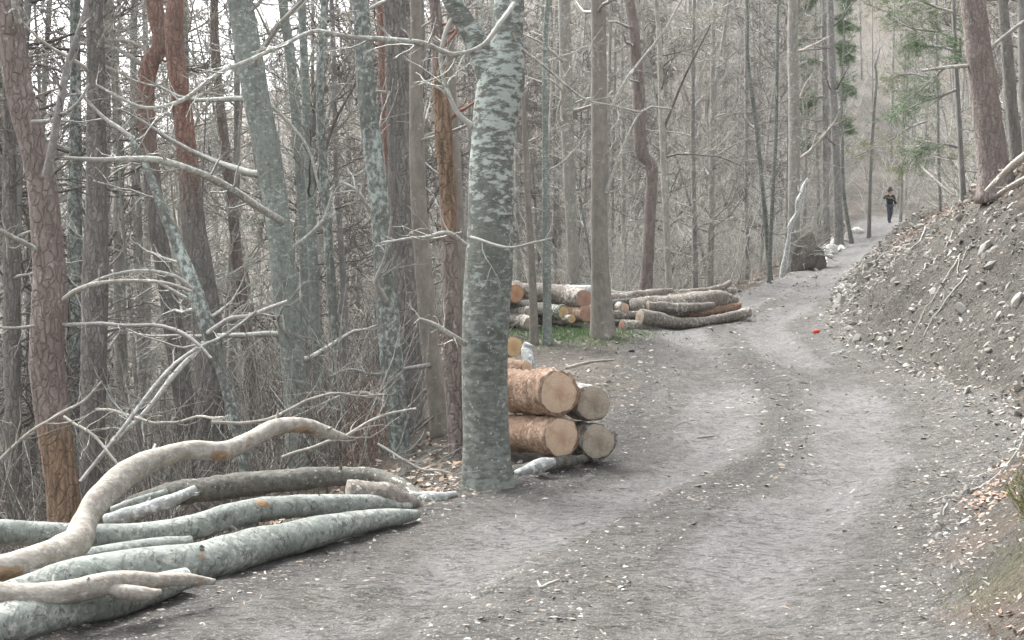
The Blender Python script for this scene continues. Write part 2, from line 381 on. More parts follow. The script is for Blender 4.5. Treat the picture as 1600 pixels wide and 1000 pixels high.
def soil(name, base, dark, lite, kind):
    m, nt, b = nodes(name)
    v = coord(nt, (1, .8, 1)); n0 = noi(nt, v, .55, 4, .6); n1 = noi(nt, v, 3.2, 6, .7, .4)
    n2 = noi(nt, coord(nt, (1, .75, 1)), 15, 7, .78); n3 = noi(nt, coord(nt), 48, 4, .7); n4 = noi(nt, coord(nt), 6, 5, .7, 1.)
    n5 = noi(nt, v, 1.1, 3, .6)
    col = mix(nt, ramp(nt, n1, .36, .66), dark, base)
    if kind == 'road':
        tr = attr(nt, 'track')
        k = math_(nt, 'ADD', tr, math_(nt, 'MULTIPLY', math_(nt, 'SUBTRACT', n1, .5), .9))
        col = mix(nt, ramp(nt, k, .25, .75), col, lite)
        dk = attr(nt, 'mud')
        k = math_(nt, 'ADD', dk, math_(nt, 'MULTIPLY', math_(nt, 'SUBTRACT', n1, .5), 1.0))
        col = mix(nt, math_(nt, 'MULTIPLY', ramp(nt, k, .35, .9), .75), col, [dark[0]*.82, dark[1]*.82, dark[2]*.84])
    else:
        col = mix(nt, ramp(nt, n0, .4, .7), col, lite)
    col = mix(nt, math_(nt, 'MULTIPLY', ramp(nt, n2, .53, .64), .7), col, [c*.5 for c in dark])
    col = mix(nt, math_(nt, 'MULTIPLY', ramp(nt, n4, .55, .62), .38), col, [c*.62 for c in dark])
    col = mix(nt, math_(nt, 'MULTIPLY', ramp(nt, n5, .48, .68), .3), col, [dark[0]*1.05, dark[1]*.93, dark[2]*.88])
    col = mix(nt, math_(nt, 'MULTIPLY', ramp(nt, n3, .57, .68), .6), col, [min(c*1.7, .6) for c in lite])
    n6 = noi(nt, coord(nt, (.55, 1.5, 1)), 20, 3, .6, .6); n7 = noi(nt, coord(nt), 62, 2, .5)
    col = mix(nt, math_(nt, 'MULTIPLY', ramp(nt, n6, .56, .62), .5), col, [c*.42 for c in dark])
    col = mix(nt, math_(nt, 'MULTIPLY', ramp(nt, n7, .62, .67), .35), col, [min(c*2.0, .6) for c in lite])
    col = mix(nt, math_(nt, 'MULTIPLY', attr(nt, 'litter'), .8), col, mix(nt, ramp(nt, n2, .35, .65), (.115, .09, .072), (.26, .195, .155)))
    col = mix(nt, math_(nt, 'MULTIPLY', attr(nt, 'green'), .7), col, mix(nt, ramp(nt, n2, .35, .65), (.09, .12, .065), (.18, .22, .12)))
    nt.links.new(col, b.inputs['Base Color'])
    h = math_(nt, 'ADD', math_(nt, 'MULTIPLY', n2, 1.0), math_(nt, 'MULTIPLY', n1, 1.6)); h = math_(nt, 'ADD', h, math_(nt, 'MULTIPLY', n3, .45)); h = math_(nt, 'ADD', h, math_(nt, 'MULTIPLY', ramp(nt, n6, .5, .62), -.35))
    bump(nt, b, h, 1.0, .05 if kind == 'road' else .08)
    return m
M['road'] = soil('packed grey earth', (.185, .179, .167), (.115, .11, .102), (.225, .221, .214), 'road')
M['bank'] = soil('cut earth bank', (.15, .14, .122), (.075, .07, .062), (.185, .175, .152), 'bank')
M['floor'] = soil('forest floor', (.18, .165, .142), (.10, .092, .08), (.24, .222, .195), 'floor')

# ------------------------------------------------------------------ the ground
def build_ground():
    Yr = np.concatenate([np.linspace(-24, 3.3, 24), 3.5*np.exp(np.linspace(0, math.log(260/3.5), 520))])
    u = np.linspace(-.47, .47, 420); sc = np.linspace(0, 1, 26)[1:]
    Ye = np.maximum(Yr, 0)+3
    xf = u[None]*Ye[:, None]
    xl = -.47*Ye[:, None]-120*(sc[::-1]**2)[None]; xr = .47*Ye[:, None]+120*(sc**2)[None]
    X = np.concatenate([xl, xf, xr], 1); Y = np.repeat(Yr[:, None], X.shape[1], 1)
    Z = height(X, Y)
    n, m = X.shape
    V = np.stack([X, Y, Z], -1).reshape(-1, 3)
    ii, jj = np.meshgrid(np.arange(n-1), np.arange(m-1), indexing='ij')
    a = ii*m+jj; Q = np.stack([a, a+1, a+m+1, a+m], -1).reshape(-1, 4)
    cx = V[Q].mean(1); KX, _ = knots(cx[:, 1])
    wob = fbm(cx[:, 0]*1.3, cx[:, 1]*1.3, 2., 3)*.16
    lim = cx[:, 1] < 68+wob*8
    road = (cx[:, 0] > KX[:, 3]-.1+wob) & (cx[:, 0] < KX[:, 5]-.05+wob) & lim
    bank = (cx[:, 0] >= KX[:, 5]-.05+wob) & (cx[:, 0] < KX[:, 6]+.5+wob*2) & lim
    cls = np.where(road, 0, np.where(bank, 1, 2))
    # pigment masks
    x, y = V[:, 0], V[:, 1]; K, _ = knots(y); s = (x-K[:, 3])/(K[:, 4]-K[:, 3])
    w = fbm(x*.15, y*.12, 9., 2)*.05
    track = np.exp(-((s+w-.30)/.13)**4)+np.exp(-((s+w-.74)/.15)**4)
    track = np.maximum(track*np.clip(.75+.5*fbm(x*.7, y*.35, 15., 3), 0, 1.1), sst(27, 34, y)*.9)
    n_ = fbm(x*.8, y*.4, 6., 3)
    mud = np.clip(np.exp(-((s-.02)/.10)**2)*1.0+np.exp(-((s-.50)/.09)**2)*.6+sst(.9, 1.1, s)*.7+n_*.3, 0, 1.2)
    mud = mud*(1-.6*sst(26, 34, y))
    litter = np.clip(sst(-.75, .1, x-K[:, 6]+fbm(x*1.2, y*1.2, 8., 3)*.5), 0, 1)
    near = sst(-.25, .5, x-K[:, 5]+.25*fbm(x*2, y*2, 1., 3))*(1-sst(11.5, 14, y))
    litter = np.maximum(litter, near*sst(-.4, .3, fbm(x*1.3, y*1.3, 12., 3)+.1))
    litter = np.maximum(litter, (x < K[:, 2]-.3)*np.clip(.6+fbm(x*.7, y*.7, 1., 3)*.5, 0, 1))
    litter = litter*(1-.75*sst(36, 60, y))
    gx, gy = P(900, 517, 23)[:2]
    green = np.exp(-(((x-gx)/1.1)**2+((y-gy)/1.6)**2)**2)*np.clip(.7+fbm(x*3, y*3, 1., 3), 0, 1)
    mx, my = P(1590, 960, 5.6)[:2]
    green = np.maximum(green, np.exp(-(((x-mx)/.16)**2+((y-my)/.22)**2))*.5)
    for k, (nm, mt) in enumerate((('dirt_road', 'road'), ('earth_bank', 'bank'), ('forest_floor', 'floor'))):
        q = Q[cls == k]; used, inv = np.unique(q, return_inverse=True)
        me = mesh_np(nm, V[used], [inv.reshape(-1, 4)], [M[mt]])
        for an, av in (('track', track), ('mud', mud), ('litter', litter), ('green', green)): addattr(me, an, av[used])
        o = link(nm, me); o['kind'] = 'structure'; globals()[nm] = o
build_ground()

# ------------------------------------------------------------------ stones, litter
def blob_proto(sub, seed):
    import bmesh
    bm = bmesh.new(); bmesh.ops.create_icosphere(bm, subdivisions=sub, radius=1)
    V = np.array([v.co[:] for v in bm.verts]); T = np.array([[v.index for v in f.verts] for f in bm.faces]); bm.free()
    r = 1+.28*noise3(V[:, 0]*1.4+seed*7, V[:, 1]*1.4, V[:, 2]*1.4)+.12*noise3(V[:, 0]*3+seed, V[:, 1]*3, V[:, 2]*3)
    V = V*r[:, None]
    rr = np.random.default_rng(seed)
    for _ in range(6):   # flat faces, as broken limestone has
        n = nrm(rr.normal(size=3)); d = rr.uniform(.55, .8); t = V@n-d; V = V-np.maximum(t, 0)[:, None]*n
    return V, T
def rotm(n, tilt=None):
    q = nrm(rng.normal(size=(n, 4))) if tilt is None else None
    if tilt is not None:
        a = rng.uniform(0, 2*math.pi, n); ax = rng.normal(size=(n, 3)); ax[:, 2] = 0; ax = nrm(ax); h = rng.normal(size=n)*tilt/2
        q1 = np.stack([np.cos(h), ax[:, 0]*np.sin(h), ax[:, 1]*np.sin(h), 0*h], 1)
        q2 = np.stack([np.cos(a/2), 0*a, 0*a, np.sin(a/2)], 1)
        w1, x1, y1, z1 = q1.T; w2, x2, y2, z2 = q2.T
        q = np.stack([w1*w2-x1*x2-y1*y2-z1*z2, w1*x2+x1*w2+y1*z2-z1*y2, w1*y2-x1*z2+y1*w2+z1*x2, w1*z2+x1*y2-y1*x2+z1*w2], 1)
    w, x, y, z = q.T
    return np.stack([np.stack([1-2*(y*y+z*z), 2*(x*y-z*w), 2*(x*z+y*w)], -1), np.stack([2*(x*y+z*w), 1-2*(x*x+z*z), 2*(y*z-x*w)], -1),
                     np.stack([2*(x*z-y*w), 2*(y*z+x*w), 1-2*(x*x+y*y)], -1)], 1)
def scatter(geo, protos, pos, size, shape=(1, 1, 1), tilt=None):
    n = len(pos); k = rng.integers(0, len(protos), n)
    for i, (V, T) in enumerate(protos):
        s = np.where(k == i)[0]
        if not len(s): continue
        R = rotm(len(s), tilt); sz = size[s][:, None]*np.array(shape)*rng.uniform(.7, 1.3, (len(s), 3))
        VV = np.einsum('nij,nvj->nvi', R, V[None]*sz[:, None])+pos[s][:, None]
        TT = T[None]+(np.arange(len(s))*len(V))[:, None, None]
        geo.add(VV.reshape(-1, 3), T=TT.reshape(-1, T.shape[1]) if T.shape[1] == 3 else None, Q=TT.reshape(-1, 4) if T.shape[1] == 4 else None)
octa = (np.array([[1, 0, 0], [0, 1, 0], [-1, 0, 0], [0, -1, 0], [.1, 0, .8], [0, .1, -.8], [.7, .7, .3]], float),
        np.array([[0, 6, 4], [6, 1, 4], [1, 2, 4], [2, 3, 4], [3, 0, 4], [6, 0, 5], [1, 6, 5], [2, 1, 5], [3, 2, 5], [0, 3, 5]]))
octb = (octa[0]*np.array([1, .7, .6])+np.array([.1, 0, .05]), octa[1])
chip = (np.array([[-1, -.25, 0], [1, -.2, .04], [.9, .25, 0], [-.8, .3, .05], [0, 0, .12]], float), np.array([[0, 1, 4], [1, 2, 4], [2, 3, 4], [3, 0, 4]]))
leafp = (np.array([[-1, 0, .1], [0, -.45, 0], [1, 0, .22], [0, .45, .05], [.1, 0, .12]], float), np.array([[0, 1, 4], [1, 2, 4], [2, 3, 4], [3, 0, 4]]))
def fan(n, y0, y1, t0=-.45, t1=.45, p=1.):
    """points spread over the ground in front of the camera, thinner with distance"""
    y = y0*(y1/y0)**(rng.random(n)**p); x = rng.uniform(t0, t1, n)*y
    return x, y
def pts(x, y, sink=0.):
    return np.stack([x, y, height(x, y)-sink], 1)
def roadmask(x, y):
    K, _ = knots(y); return (x > K[:, 2]) & (x < K[:, 5]+.1), K
# gravel on the road
g = Geo()
x, y = fan(60000, 4.6, 45); ok, K = roadmask(x, y); s = (x-K[:, 3])/(K[:, 4]-K[:, 3])
dens = .25+.6*np.exp(-((s-.5)/.14)**2)+.7*(s < .1)+.8*(s > .93)+.35*fbm(x, y, 3., 3)
dens = dens*(1-.75*np.exp(-((s-.3)/.09)**4))*(1-.75*np.exp(-((s-.74)/.11)**4))
ok &= rng.random(len(x)) < dens
x, y = x[ok], y[ok]; sz = (.0030+.0008*y)*np.exp(np.clip(rng.normal(size=len(x))*.5, -1, 1.))
scatter(g, [octa, octb], pts(x, y, .003), sz, (1.2, 1, .55), .4)
o = link('gravel', g.mesh('gravel', [M['gravel']], smooth=False)); tag(o, 'loose grey gravel and clods scattered over the dirt road', 'gravel', kind='stuff')
g = Geo()
x, y = fan(3600, 4.6, 34, -.42, .42); ok, K = roadmask(x, y); ok &= rng.random(len(x)) < .35+.9*np.exp(-((x-K[:, 2]-.3)/.6)**2)
x, y = x[ok], y[ok]; sz = (.0025+.001*y)*np.exp(np.clip(rng.normal(size=len(x))*.4, -1, .8))
scatter(g, [chip], pts(x, y, -.004), sz, (1.3, .9, 1), .35)
o = link('wood_chips', g.mesh('wood_chips', [M['chips']], smooth=False)); tag(o, 'pale wood chips and bark scraps strewn along the road', 'wood chips', kind='stuff')
g = Geo(); n = 420; y = rng.uniform(8.6, 11.2, n); K, _ = knots(y); x = K[:, 2]+rng.normal(size=n)*.28+.12
scatter(g, [octa, octb, chip], pts(x, y, .0), .022*np.exp(np.clip(rng.normal(size=n)*.5, -1, 1)), (1.5, .8, .6), .4)
o = link('bark_scraps', g.mesh('bark_scraps', [M['chips']], smooth=False)); tag(o, 'pale bark scraps and small wood lumps round the foot of the forked tree', 'wood chips', kind='stuff')
# stones of the bank
g = Geo()
n = 12000; y = 5.5*(62/5.5)**rng.random(n); K, _ = knots(y); t = rng.random(n); x = K[:, 5]-.35+(K[:, 6]-K[:, 5]+.9)*t
sz = (.006+.0013*y)*np.exp(np.clip(rng.normal(size=n)*.5, -1, .9))*(1.25-.4*t)*.62
scatter(g, [octa, octb], pts(x, y, .006), sz, (1.5, .8, .55), .5)
o = link('bank_rubble', g.mesh('bank_rubble', [M['gravel']], smooth=False)); tag(o, 'small grey rubble bedded in the cut earth bank', 'rubble', kind='stuff')
M['palegravel'] = island('pale rubble', [(.26, .25, .23), (.33, .32, .29), (.22, .21, .19), (.29, .275, .245), (.42, .41, .38)])
g = Geo(); pr = [blob_proto(1, 60+i) for i in range(5)]
n = 4600; y = 7*(45/7)**rng.random(n); K, _ = knots(y); t = rng.random(n)**1.2; x = K[:, 5]-.3+(K[:, 6]-K[:, 5]+.5)*t
ok = fbm(x*.8+5, y*.5, 3., 2) > rng.uniform(-1., .5, n); x, y, t = x[ok], y[ok], t[ok]
scatter(g, pr, pts(x, y, .004), (.008+.0012*y)*np.exp(np.clip(rng.normal(size=len(x))*.45, -1, .9)), (1.4, .7, .6))
o = link('pale_rubble', g.mesh('pale_rubble', [M['palegravel']], smooth=False)); tag(o, 'pale fist-sized rubble sticking out of the cut earth bank', 'rubble', kind='stuff')
stone_me = [mesh_np('stone', *(lambda VT: (VT[0]*np.array([1.25, .62, .55]), [VT[1]]))(blob_proto(2, 20+i)), [M['stone']], smooth=False) for i in range(8)]
def place_stone(x, y, s, par, mt=0, name='stone', rot=None, sink=.6):
    o = bpy.data.objects.new(name, stone_me[random.randrange(8)]); C.objects.link(o)
    o.location = (x, y, hz(x, y)+s*(.5-sink)*.5); o.scale = [s*random.uniform(.75, 1.25) for _ in range(3)]
    o.rotation_euler = rot or [random.uniform(0, 6.28) for _ in range(3)]
    if par is not None: o.parent = par
    return o
stone_white = []
for i in range(4):
    me = stone_me[i].copy(); me.materials.clear(); me.materials.append(M['white_stone']); stone_white.append(me)
cnt = 0
while cnt < 285:
    y_ = 6*(34/6)**random.random()**.75; K_ = knots(np.array([y_]))[0][0]
    t_ = random.random()**1.15; x_ = K_[5]-.25+(K_[6]-K_[5]+.2)*t_
    if x_/y_ > .44 or y_ < 8: continue
    if fbm(x_*.9, y_*.5, 21., 2) < random.uniform(-.7, .25): continue
    s_ = (.024+.0016*y_)*math.exp(random.gauss(0, .42)); s_ = min(s_, .17)
    place_stone(x_, y_, s_, earth_bank); cnt += 1
# leaf litter
g = Geo()
n = 20000; y = 5*(60/5)**rng.random(n); K, _ = knots(y); x = K[:, 6]+rng.normal(size=n)*.8+.45
k2 = rng.random(n) < .35; x = np.where(k2 & (y < 13.5), K[:, 5]+np.abs(rng.normal(size=n))*.7-.15, x)
ok = fbm(x*.9, y*.9, 12., 2)+.45 > rng.random(n)*.5; x, y = x[ok], y[ok]
scatter(g, [leafp], pts(x, y, -.012), (.012+.0012*y)*rng.uniform(.7, 1.4, len(x)), (1, 1, 1.2), .6)
o = link('leaf_litter', g.mesh('leaf_litter', [M['redleaf']])); tag(o, 'reddish brown dead leaves lying along the top and foot of the bank', 'leaf litter', kind='stuff')
g = Geo()
x, y = fan(22000, 6, 70, -.46, .30); K, _ = knots(y); ok = (x < K[:, 2]+.15); x, y = x[ok], y[ok]
scatter(g, [leafp], pts(x, y, -.015), (.015+.0015*y)*rng.uniform(.7, 1.4, len(x)), (1, 1, 1.2), .6)
o = link('fallen_leaves', g.mesh('fallen_leaves', [M['leaf']])); tag(o, 'brown fallen leaves covering the forest floor below the road', 'leaf litter', kind='stuff')
# grass by the far pile
g = Geo(); n = 5000
c = P(880, 519, 23.2); x = c[0]+rng.normal(size=n)*.75; y = c[1]+rng.normal(size=n)*1.0
p0 = pts(x, y); d = np.stack([rng.normal(size=n)*.35, rng.normal(size=n)*.35, np.ones(n)], 1)*rng.uniform(.03, .09, n)[:, None]
wv = nrm(rng.normal(size=(n, 3)))*np.array([1, 1, 0])*.009
V = np.stack([p0-wv, p0+wv, p0+d], 1).reshape(-1, 3); g.add(V, T=np.arange(3*n).reshape(-1, 3))
o = link('grass_patch', g.mesh('grass_patch', [M['grass']])); tag(o, 'short green grass patch in front of the far log pile', 'grass', kind='stuff')

# ------------------------------------------------------------------ trunks and logs
def trace(pl, Y):
    """measured (px, py, width[, depth]) -> (x, y, z, r)"""
    out = []
    for p in pl:
        yy = p[3] if len(p) > 3 else Y
        c = P(p[0], p[1], yy); out.append([*c, p[2]/2/F*yy])
    return np.array(out)
def bole(K, sides=14, rings=40, rough=.05, fr=9., flare=0., seed=0, off=(0, 0, 0), name='trunk', mat=None, scars=(), upper=None, ridge=0.):
    """one closed tapering stem along K (x,y,z,r), bark relief in the mesh"""
    K = catmull(K, rings); Pn = K[:, :3]; R = K[:, 3]
    V, Q = tubes(Pn[None], R[None], sides)
    V = V.reshape(rings, sides, 3); D = V-Pn[:, None]
    ln = fr
    n1 = fbm(V[..., 0]*ln+seed*3.7, V[..., 1]*ln, V[..., 2]*ln*.45, 3)
    a = np.arange(sides)*2*math.pi/sides
    n0 = noise3(np.cos(a)[None]*1.2+seed, np.sin(a)[None]*1.2, (np.arange(rings)/rings*6)[:, None])*.07
    sc_ = 1+rough*n1+n0
    if ridge: sc_ = sc_+ridge*np.abs(noise3(V[..., 0]*28, V[..., 1]*28, V[..., 2]*5+seed))
    if flare:
        h = np.linspace(0, 1, rings)[:, None]
        z = (Pn[:, 2]-Pn[0, 2])[:, None]
        sc_ = sc_+flare*np.exp(-np.abs(z)/.22)*(1+.5*np.cos(a*5+seed)[None])
    V = Pn[:, None]+D*sc_[..., None]
    V = V.reshape(-1, 3)
    n = len(V); V = np.vstack([V, Pn[0], Pn[-1]]); j = np.arange(sides); j2 = (j+1) % sides
    T = np.concatenate([np.stack([j2, j, 0*j+n], 1), np.stack([j+(rings-1)*sides, j2+(rings-1)*sides, 0*j+n+1], 1)])
    me = mesh_np(name, V-np.asarray(off), [Q, T], [mat])
    sc = np.zeros(len(V))
    for (c, r, *st) in scars:
        dd = np.linalg.norm((V-c)/np.array(st[0] if st else (1, 1, 1)), axis=1); sc = np.maximum(sc, np.clip(1.3-dd/r, 0, 1))
    addattr(me, 'scar', sc)
    up = np.zeros(len(V))
    if upper is not None: up = sst(upper[0], upper[1], V[:, 2])*(.75+.25*fbm(V[:, 0]*4, V[:, 1]*4, V[:, 2]*2, 2))
    addattr(me, 'upper', up)
    return me, K
def twiggery(K, n1, L1, geo, start=.15, up=.06, lv=3, rf=.35, mn=.006, ang=(.9, 1.5), ends=1., c2=5, c3=4, sides=3):
    Pk = K[None, :, :3]; Rk = K[None, :, 3]
    a, ra = sprout(Pk, Rk, n1, (L1*.5, L1, 0), rf, ang, up, .16, (start, ends), 8, mn*1.8, .2)
    V, Q = tubes(a, ra, 4); geo.add(V, Q)
    b, rb = sprout(a, ra, c2, (.3, .6, 1), .6, (.5, 1.1), up*.7, .2, (.15, .98), 6, mn, .35)
    V, Q = tubes(b, rb, sides); geo.add(V, Q)
    if lv > 2:
        c, rc = sprout(b, rb, c3, (.3, .65, 1), .65, (.5, 1.1), up*.5, .25, (.1, .98), 5, mn*.65, .45)
        V, Q = tubes(c, rc, 3); geo.add(V, Q)
    return a, ra
def branch_pts(pl, Y):
    K = trace(pl, Y); return K
tree_no = 0
def tree(pl, Y, mat, label, cat='tree', name='bare_tree', group=None, top=11., n1=12, L1=2.2, start=.25, sides=12, rings=44, flare=.25, rough=.05,
         ridge=0., scars=(), upper=None, branches=(), bmat=None, twig=.006, lv=3, limbs=(), topbend=None, ends=1., c2=5, c3=4, bot=True):
    """pl runs from the top of the frame down to the base"""
    global tree_no; tree_no += 1
    bmat = bmat or ('twig', 'darktwig', 'paletwig', 'twig')[tree_no % 4]
    K = trace(pl, Y)[::-1]                        # base first
    base = K[0].copy(); gz = hz(base[0], base[1])
    if bot:
        if base[2] > gz+.05:
            d = (K[0]-K[1]); s = (base[2]-gz)/max(K[1][2]-K[0][2], .3)
            e = base.copy(); e[0] += np.clip(d[0]*s*.5, -.6, .6); e[2] = gz-.12; e[3] *= 1+min(.25, .08*(base[2]-gz)); K = np.vstack([e, K])
        else: K[0][2] = gz-.1
    d = K[-1]-K[-2]; d = d/max(abs(d[2]), .05); h = top-K[-1][2]
    if h > .5:
        r = K[-1][3]; x, y, z = K[-1][:3]
        for f, rr in ((.33, .8), (.66, .5), (1., .12)):
            bx = d[0]*.6*min(h*f, 3)*1.0
            K = np.vstack([K, [x+bx+.12*math.sin(f*5+tree_no), y+.1*math.cos(f*4+tree_no), z+h*f, r*rr]])
    loc = np.array([K[0][0], K[0][1], hz(K[0][0], K[0][1])])
    root = empty(name, loc, label, cat, group)
    me, KK = bole(K, sides, rings, rough, 9 if sides > 14 else 6, flare, tree_no, loc, 'trunk', M[mat], scars, upper, ridge)
    link('trunk', me, root)
    for pl2, m2 in limbs:
        me, k2 = bole(trace(pl2, Y), 12, 24, rough, 8, 0, tree_no, loc, 'limb', M[mat], (), upper); link('limb', me, root)
    for br in branches:
        kb = trace(br, Y); kb = catmull(kb, max(10, len(br)*4)); jit = fbm(kb[:, 0]*3, kb[:, 2]*3, tree_no, 2)*.015; kb[:, 2] += jit
        g = Geo(); V, Q = tubes(kb[None, :, :3], kb[None, :, 3], 6); g.add(V, Q)
        a, ra = sprout(kb[None, :, :3], kb[None, :, 3], max(3, int(len(kb)*.45)), (.12, .5, 0), .5, (.5, 1.2), .03, .2, (.15, 1), 6, .004, .3)
        V, Q = tubes(a, ra, 3); g.add(V, Q)
        a, ra = sprout(a, ra, 2, (.3, .7, 1), .6, (.5, 1.1), .03, .25, (.2, 1), 5, .003, .4); V, Q = tubes(a, ra, 3); g.add(V, Q)
        link('branch', g.mesh('branch', [M[bmat if br[0][2] < 14 else bmat]], loc), root)
    if n1:
        g = Geo(); twiggery(KK, n1, L1, g, start, mn=twig, lv=lv, ends=ends, c2=c2, c3=c3)
        link('crown', g.mesh('crown', [M[bmat]], loc), root)
    return root, KK

# --- main tree in the middle: forked, mottled
main_sc = ()
tree([(795,-60,44),(796,0,46),(792,60,52),(785,120,74),(775,180,72),(768,260,70),(764,400,74),(758,500,72),(757,600,70),(761,700,73),(765,752,82)], 9.75, 'birch',
     'thick forked tree with pale mottled bark at the road edge left of the cut logs', name='forked_beech', top=8.5, n1=9, L1=1.6, start=.66, sides=40, rings=150, flare=.16, rough=.03, upper=(.9, 2.4),
     limbs=(([(768,130,44),(752,80,38),(733,45,34),(712,10,30),(690,-40,26),(660,-120,18)], 0),),
     branches=(
      [(738,200,11),(715,175,9),(699,140,8),(690,105,8),(690,80,9),(700,40,8),(716,15,8),(722,-20,7),(720,-70,5)],
      [(803,8,8,9.5),(782,35,8,9.3),(755,70,7,9.2),(715,83,8,9.1),(690,78,8,9),(660,66,9,8.9),(610,63,9,8.8),(560,62,8,8.7),(520,54,7,8.6),(490,50,7,8.6),(450,66,7,8.5),(400,88,7,8.5),(340,114,7,8.4),(280,158,7,8.4),(235,170,6,8.3),(190,158,5,8.3),(150,132,4,8.3)],
      [(728,383,7,9.5),(700,363,8,9.3),(665,371,5,9.2),(630,374,4,9.1),(600,377,3,9.0)],
      [(735,370,6,9.5),(770,383,5,9.4),(810,386,4,9.3),(862,373,3,9.2)],
      [(728,535,9,9.6),(705,522,9,9.4),(680,508,7,9.3),(655,497,4,9.2)],
      [(800,50,6,9.6),(812,75,5,9.7),(850,105,4,9.8),(885,135,4,10),(920,155,3,10.3),(1000,175,3,10.6)]),
     bmat='paletwig', lv=2)

# --- left pine with bark gone at the foot
b0 = P(92, 760, 11)
tree([(0,-30,40),(14,20,40),(20,80,42),(30,140,42),(45,200,42),(60,260,42),(70,330,46),(76,400,50),(78,470,52),(72,540,52),(76,600,52),(85,670,50),(95,740,50),(102,812,52)], 11, 'pine',
     'leftmost big pinkish pine with orange bare wood showing at its foot, behind the long logs', name='pine_tree', top=11, n1=8, L1=1.5, start=.6, sides=28, rings=110, flare=.06, rough=.05,
     ridge=.1, scars=((b0, .55, (1, 1, 1.3)),),
     branches=([(72,275,14,10.8),(82,225,13,10.7),(94,160,12,10.6),(104,110,11,10.6),(118,65,9,10.5),(132,20,8,10.5),(138,-30,6,10.5)],
               [(30,35,10,10.8),(22,5,9,10.7),(25,-30,7,10.7)],
               [(50,190,7,10.8),(90,182,6,10.7),(120,160,5,10.6),(140,130,4,10.6)],
               [(60,395,8,10.9),(30,378,8,10.7),(0,362,7,10.6),(-40,345,5,10.6)],
               [(60,510,6,10.9),(20,513,5,10.7),(-30,510,4,10.6)],
               [(100,508,7,10.9),(140,505,7,10.6),(200,507,6,10.4),(260,510,6,10.2),(300,530,6,10),(330,560,4,9.9)],
               [(100,468,8,10.8),(125,450,8,10.5),(160,440,7,10.4),(210,438,6,10.3),(260,442,6,10.2),(300,455,5,10.2)]),
     bmat='twig', lv=2)
tree([(238,-30,24),(243,20,25),(252,70,26),(232,105,28),(228,160,27),(232,220,26),(240,300,26),(250,380,28),(262,450,28),(272,520,30),(288,630,30),(296,730,30)], 16, 'darkpine',
     'crooked pine with red-orange upper bark, left one of the two red pines', name='pine_tree', top=12, n1=7, L1=1.6, start=.4, sides=18, rings=70, ridge=.08, upper=(1.6+.9, 1.6+2.3),
     branches=([(228,105,10),(205,90,9),(180,78,7),(150,70,6),(120,66,4)], [(222,135,8),(195,118,6),(165,105,5)],
               [(232,92,9),(225,75,7),(205,66,6),(180,62,4)]), bmat='twig', lv=2)
tree([(272,-30,24),(272,40,28),(275,100,27),(285,160,28),(290,215,30),(296,270,31),(302,340,34),(310,400,38),(320,470,40),(327,560,40),(330,680,40),(332,740,42)], 15, 'darkpine',
     'pine with an orange-red band of bark high up, right one of the red pines', name='pine_tree', top=12, n1=6, L1=1.5, start=.5, sides=20, rings=80, ridge=.08, upper=(1.6+.4, 1.6+1.9),
     branches=([(280,190,9),(262,178,7),(240,172,5)], [(290,160,6),(320,145,5),(350,150,3)]), bmat='twig', lv=2)
tree([(372,-30,38),(378,20,40),(390,90,42),(402,160,42),(415,220,42),(428,300,40),(438,370,38),(446,450,40),(456,540,36),(463,640,36),(468,740,38)], 13.5, 'beech',
     'smooth pale grey-green tree leaning left, between the red pines and the lichen-crusted tree', name='beech_tree', top=11, n1=16, L1=2.4, start=.12, sides=22, rings=80, rough=.025,
     branches=([(440,345,12,13.4),(405,325,12,13),(355,292,12,12.5),(300,265,11,12),(240,250,11,11.8),(170,250,9,11.6),(100,245,6,11.5)],
               [(440,400,8),(500,350,6),(520,300,4)], [(400,150,7),(440,180,6),(480,230,5),(500,300,4)]), bmat='paletwig')
tree([(562,-30,25),(566,30,26),(570,110,28),(576,180,28),(586,250,30),(594,330,30),(600,400,33),(606,480,35),(612,560,36),(620,650,34),(628,745,32)], 12.6, 'lichen',
     'slender tree crusted with pale bluish lichen, touching the dark pine right of it', name='lichen_tree', top=10, n1=9, L1=1.9, start=.2, sides=18, rings=80, rough=.05,
     branches=([(604,470,8,12.5),(588,440,8,12.3),(602,400,6,12.2),(612,340,4,12.1)], [(580,330,7,12.5),(560,300,6,12.3),(535,285,4,12.2)], [(620,640,7),(570,612,6),(520,625,5),(440,660,4)]), bmat='paletwig', lv=2)
tree([(617,-30,34),(620,60,34),(622,150,35),(625,250,36),(628,350,38),(632,450,40),(635,550,40),(640,650,40),(646,750,42)], 14.5, 'darkpine',
     'straight dark brown pine trunk directly behind the lichen-crusted tree', name='pine_tree', top=12, n1=8, L1=1.4, start=.25, sides=20, rings=80, ridge=.1,
     branches=([(640,150,6),(600,143,5),(570,140,3)], [(640,235,6),(662,215,5),(690,205,3)]), bmat='twig', lv=2)
tree([(598,-30,18),(602,100,20),(608,200,20),(612,300,18),(616,420,18),(618,600,18),(620,740,20)], 17, 'pine', 'thin reddish pine half hidden between the lichen-crusted tree and the dark pine', name='pine_tree', top=11, n1=5, L1=1.2, upper=(1.0, 3.0), lv=2)
tree([(648,-20,16),(650,120,20),(652,250,24),(657,360,26),(665,450,28),(672,540,30),(684,620,30),(690,740,30)], 13, 'brown',
     'smooth brown-grey trunk with a small yellow paint mark, left of the peeling trunk', name='marked_tree', top=10, n1=8, L1=1.7, start=.3, sides=16, rings=60, rough=.03,
     branches=([(672,572,8,12.9),(640,578,7,12.7),(590,585,6,12.6),(545,580,5,12.5),(515,590,4,12.4)],), bmat='twig', lv=2)
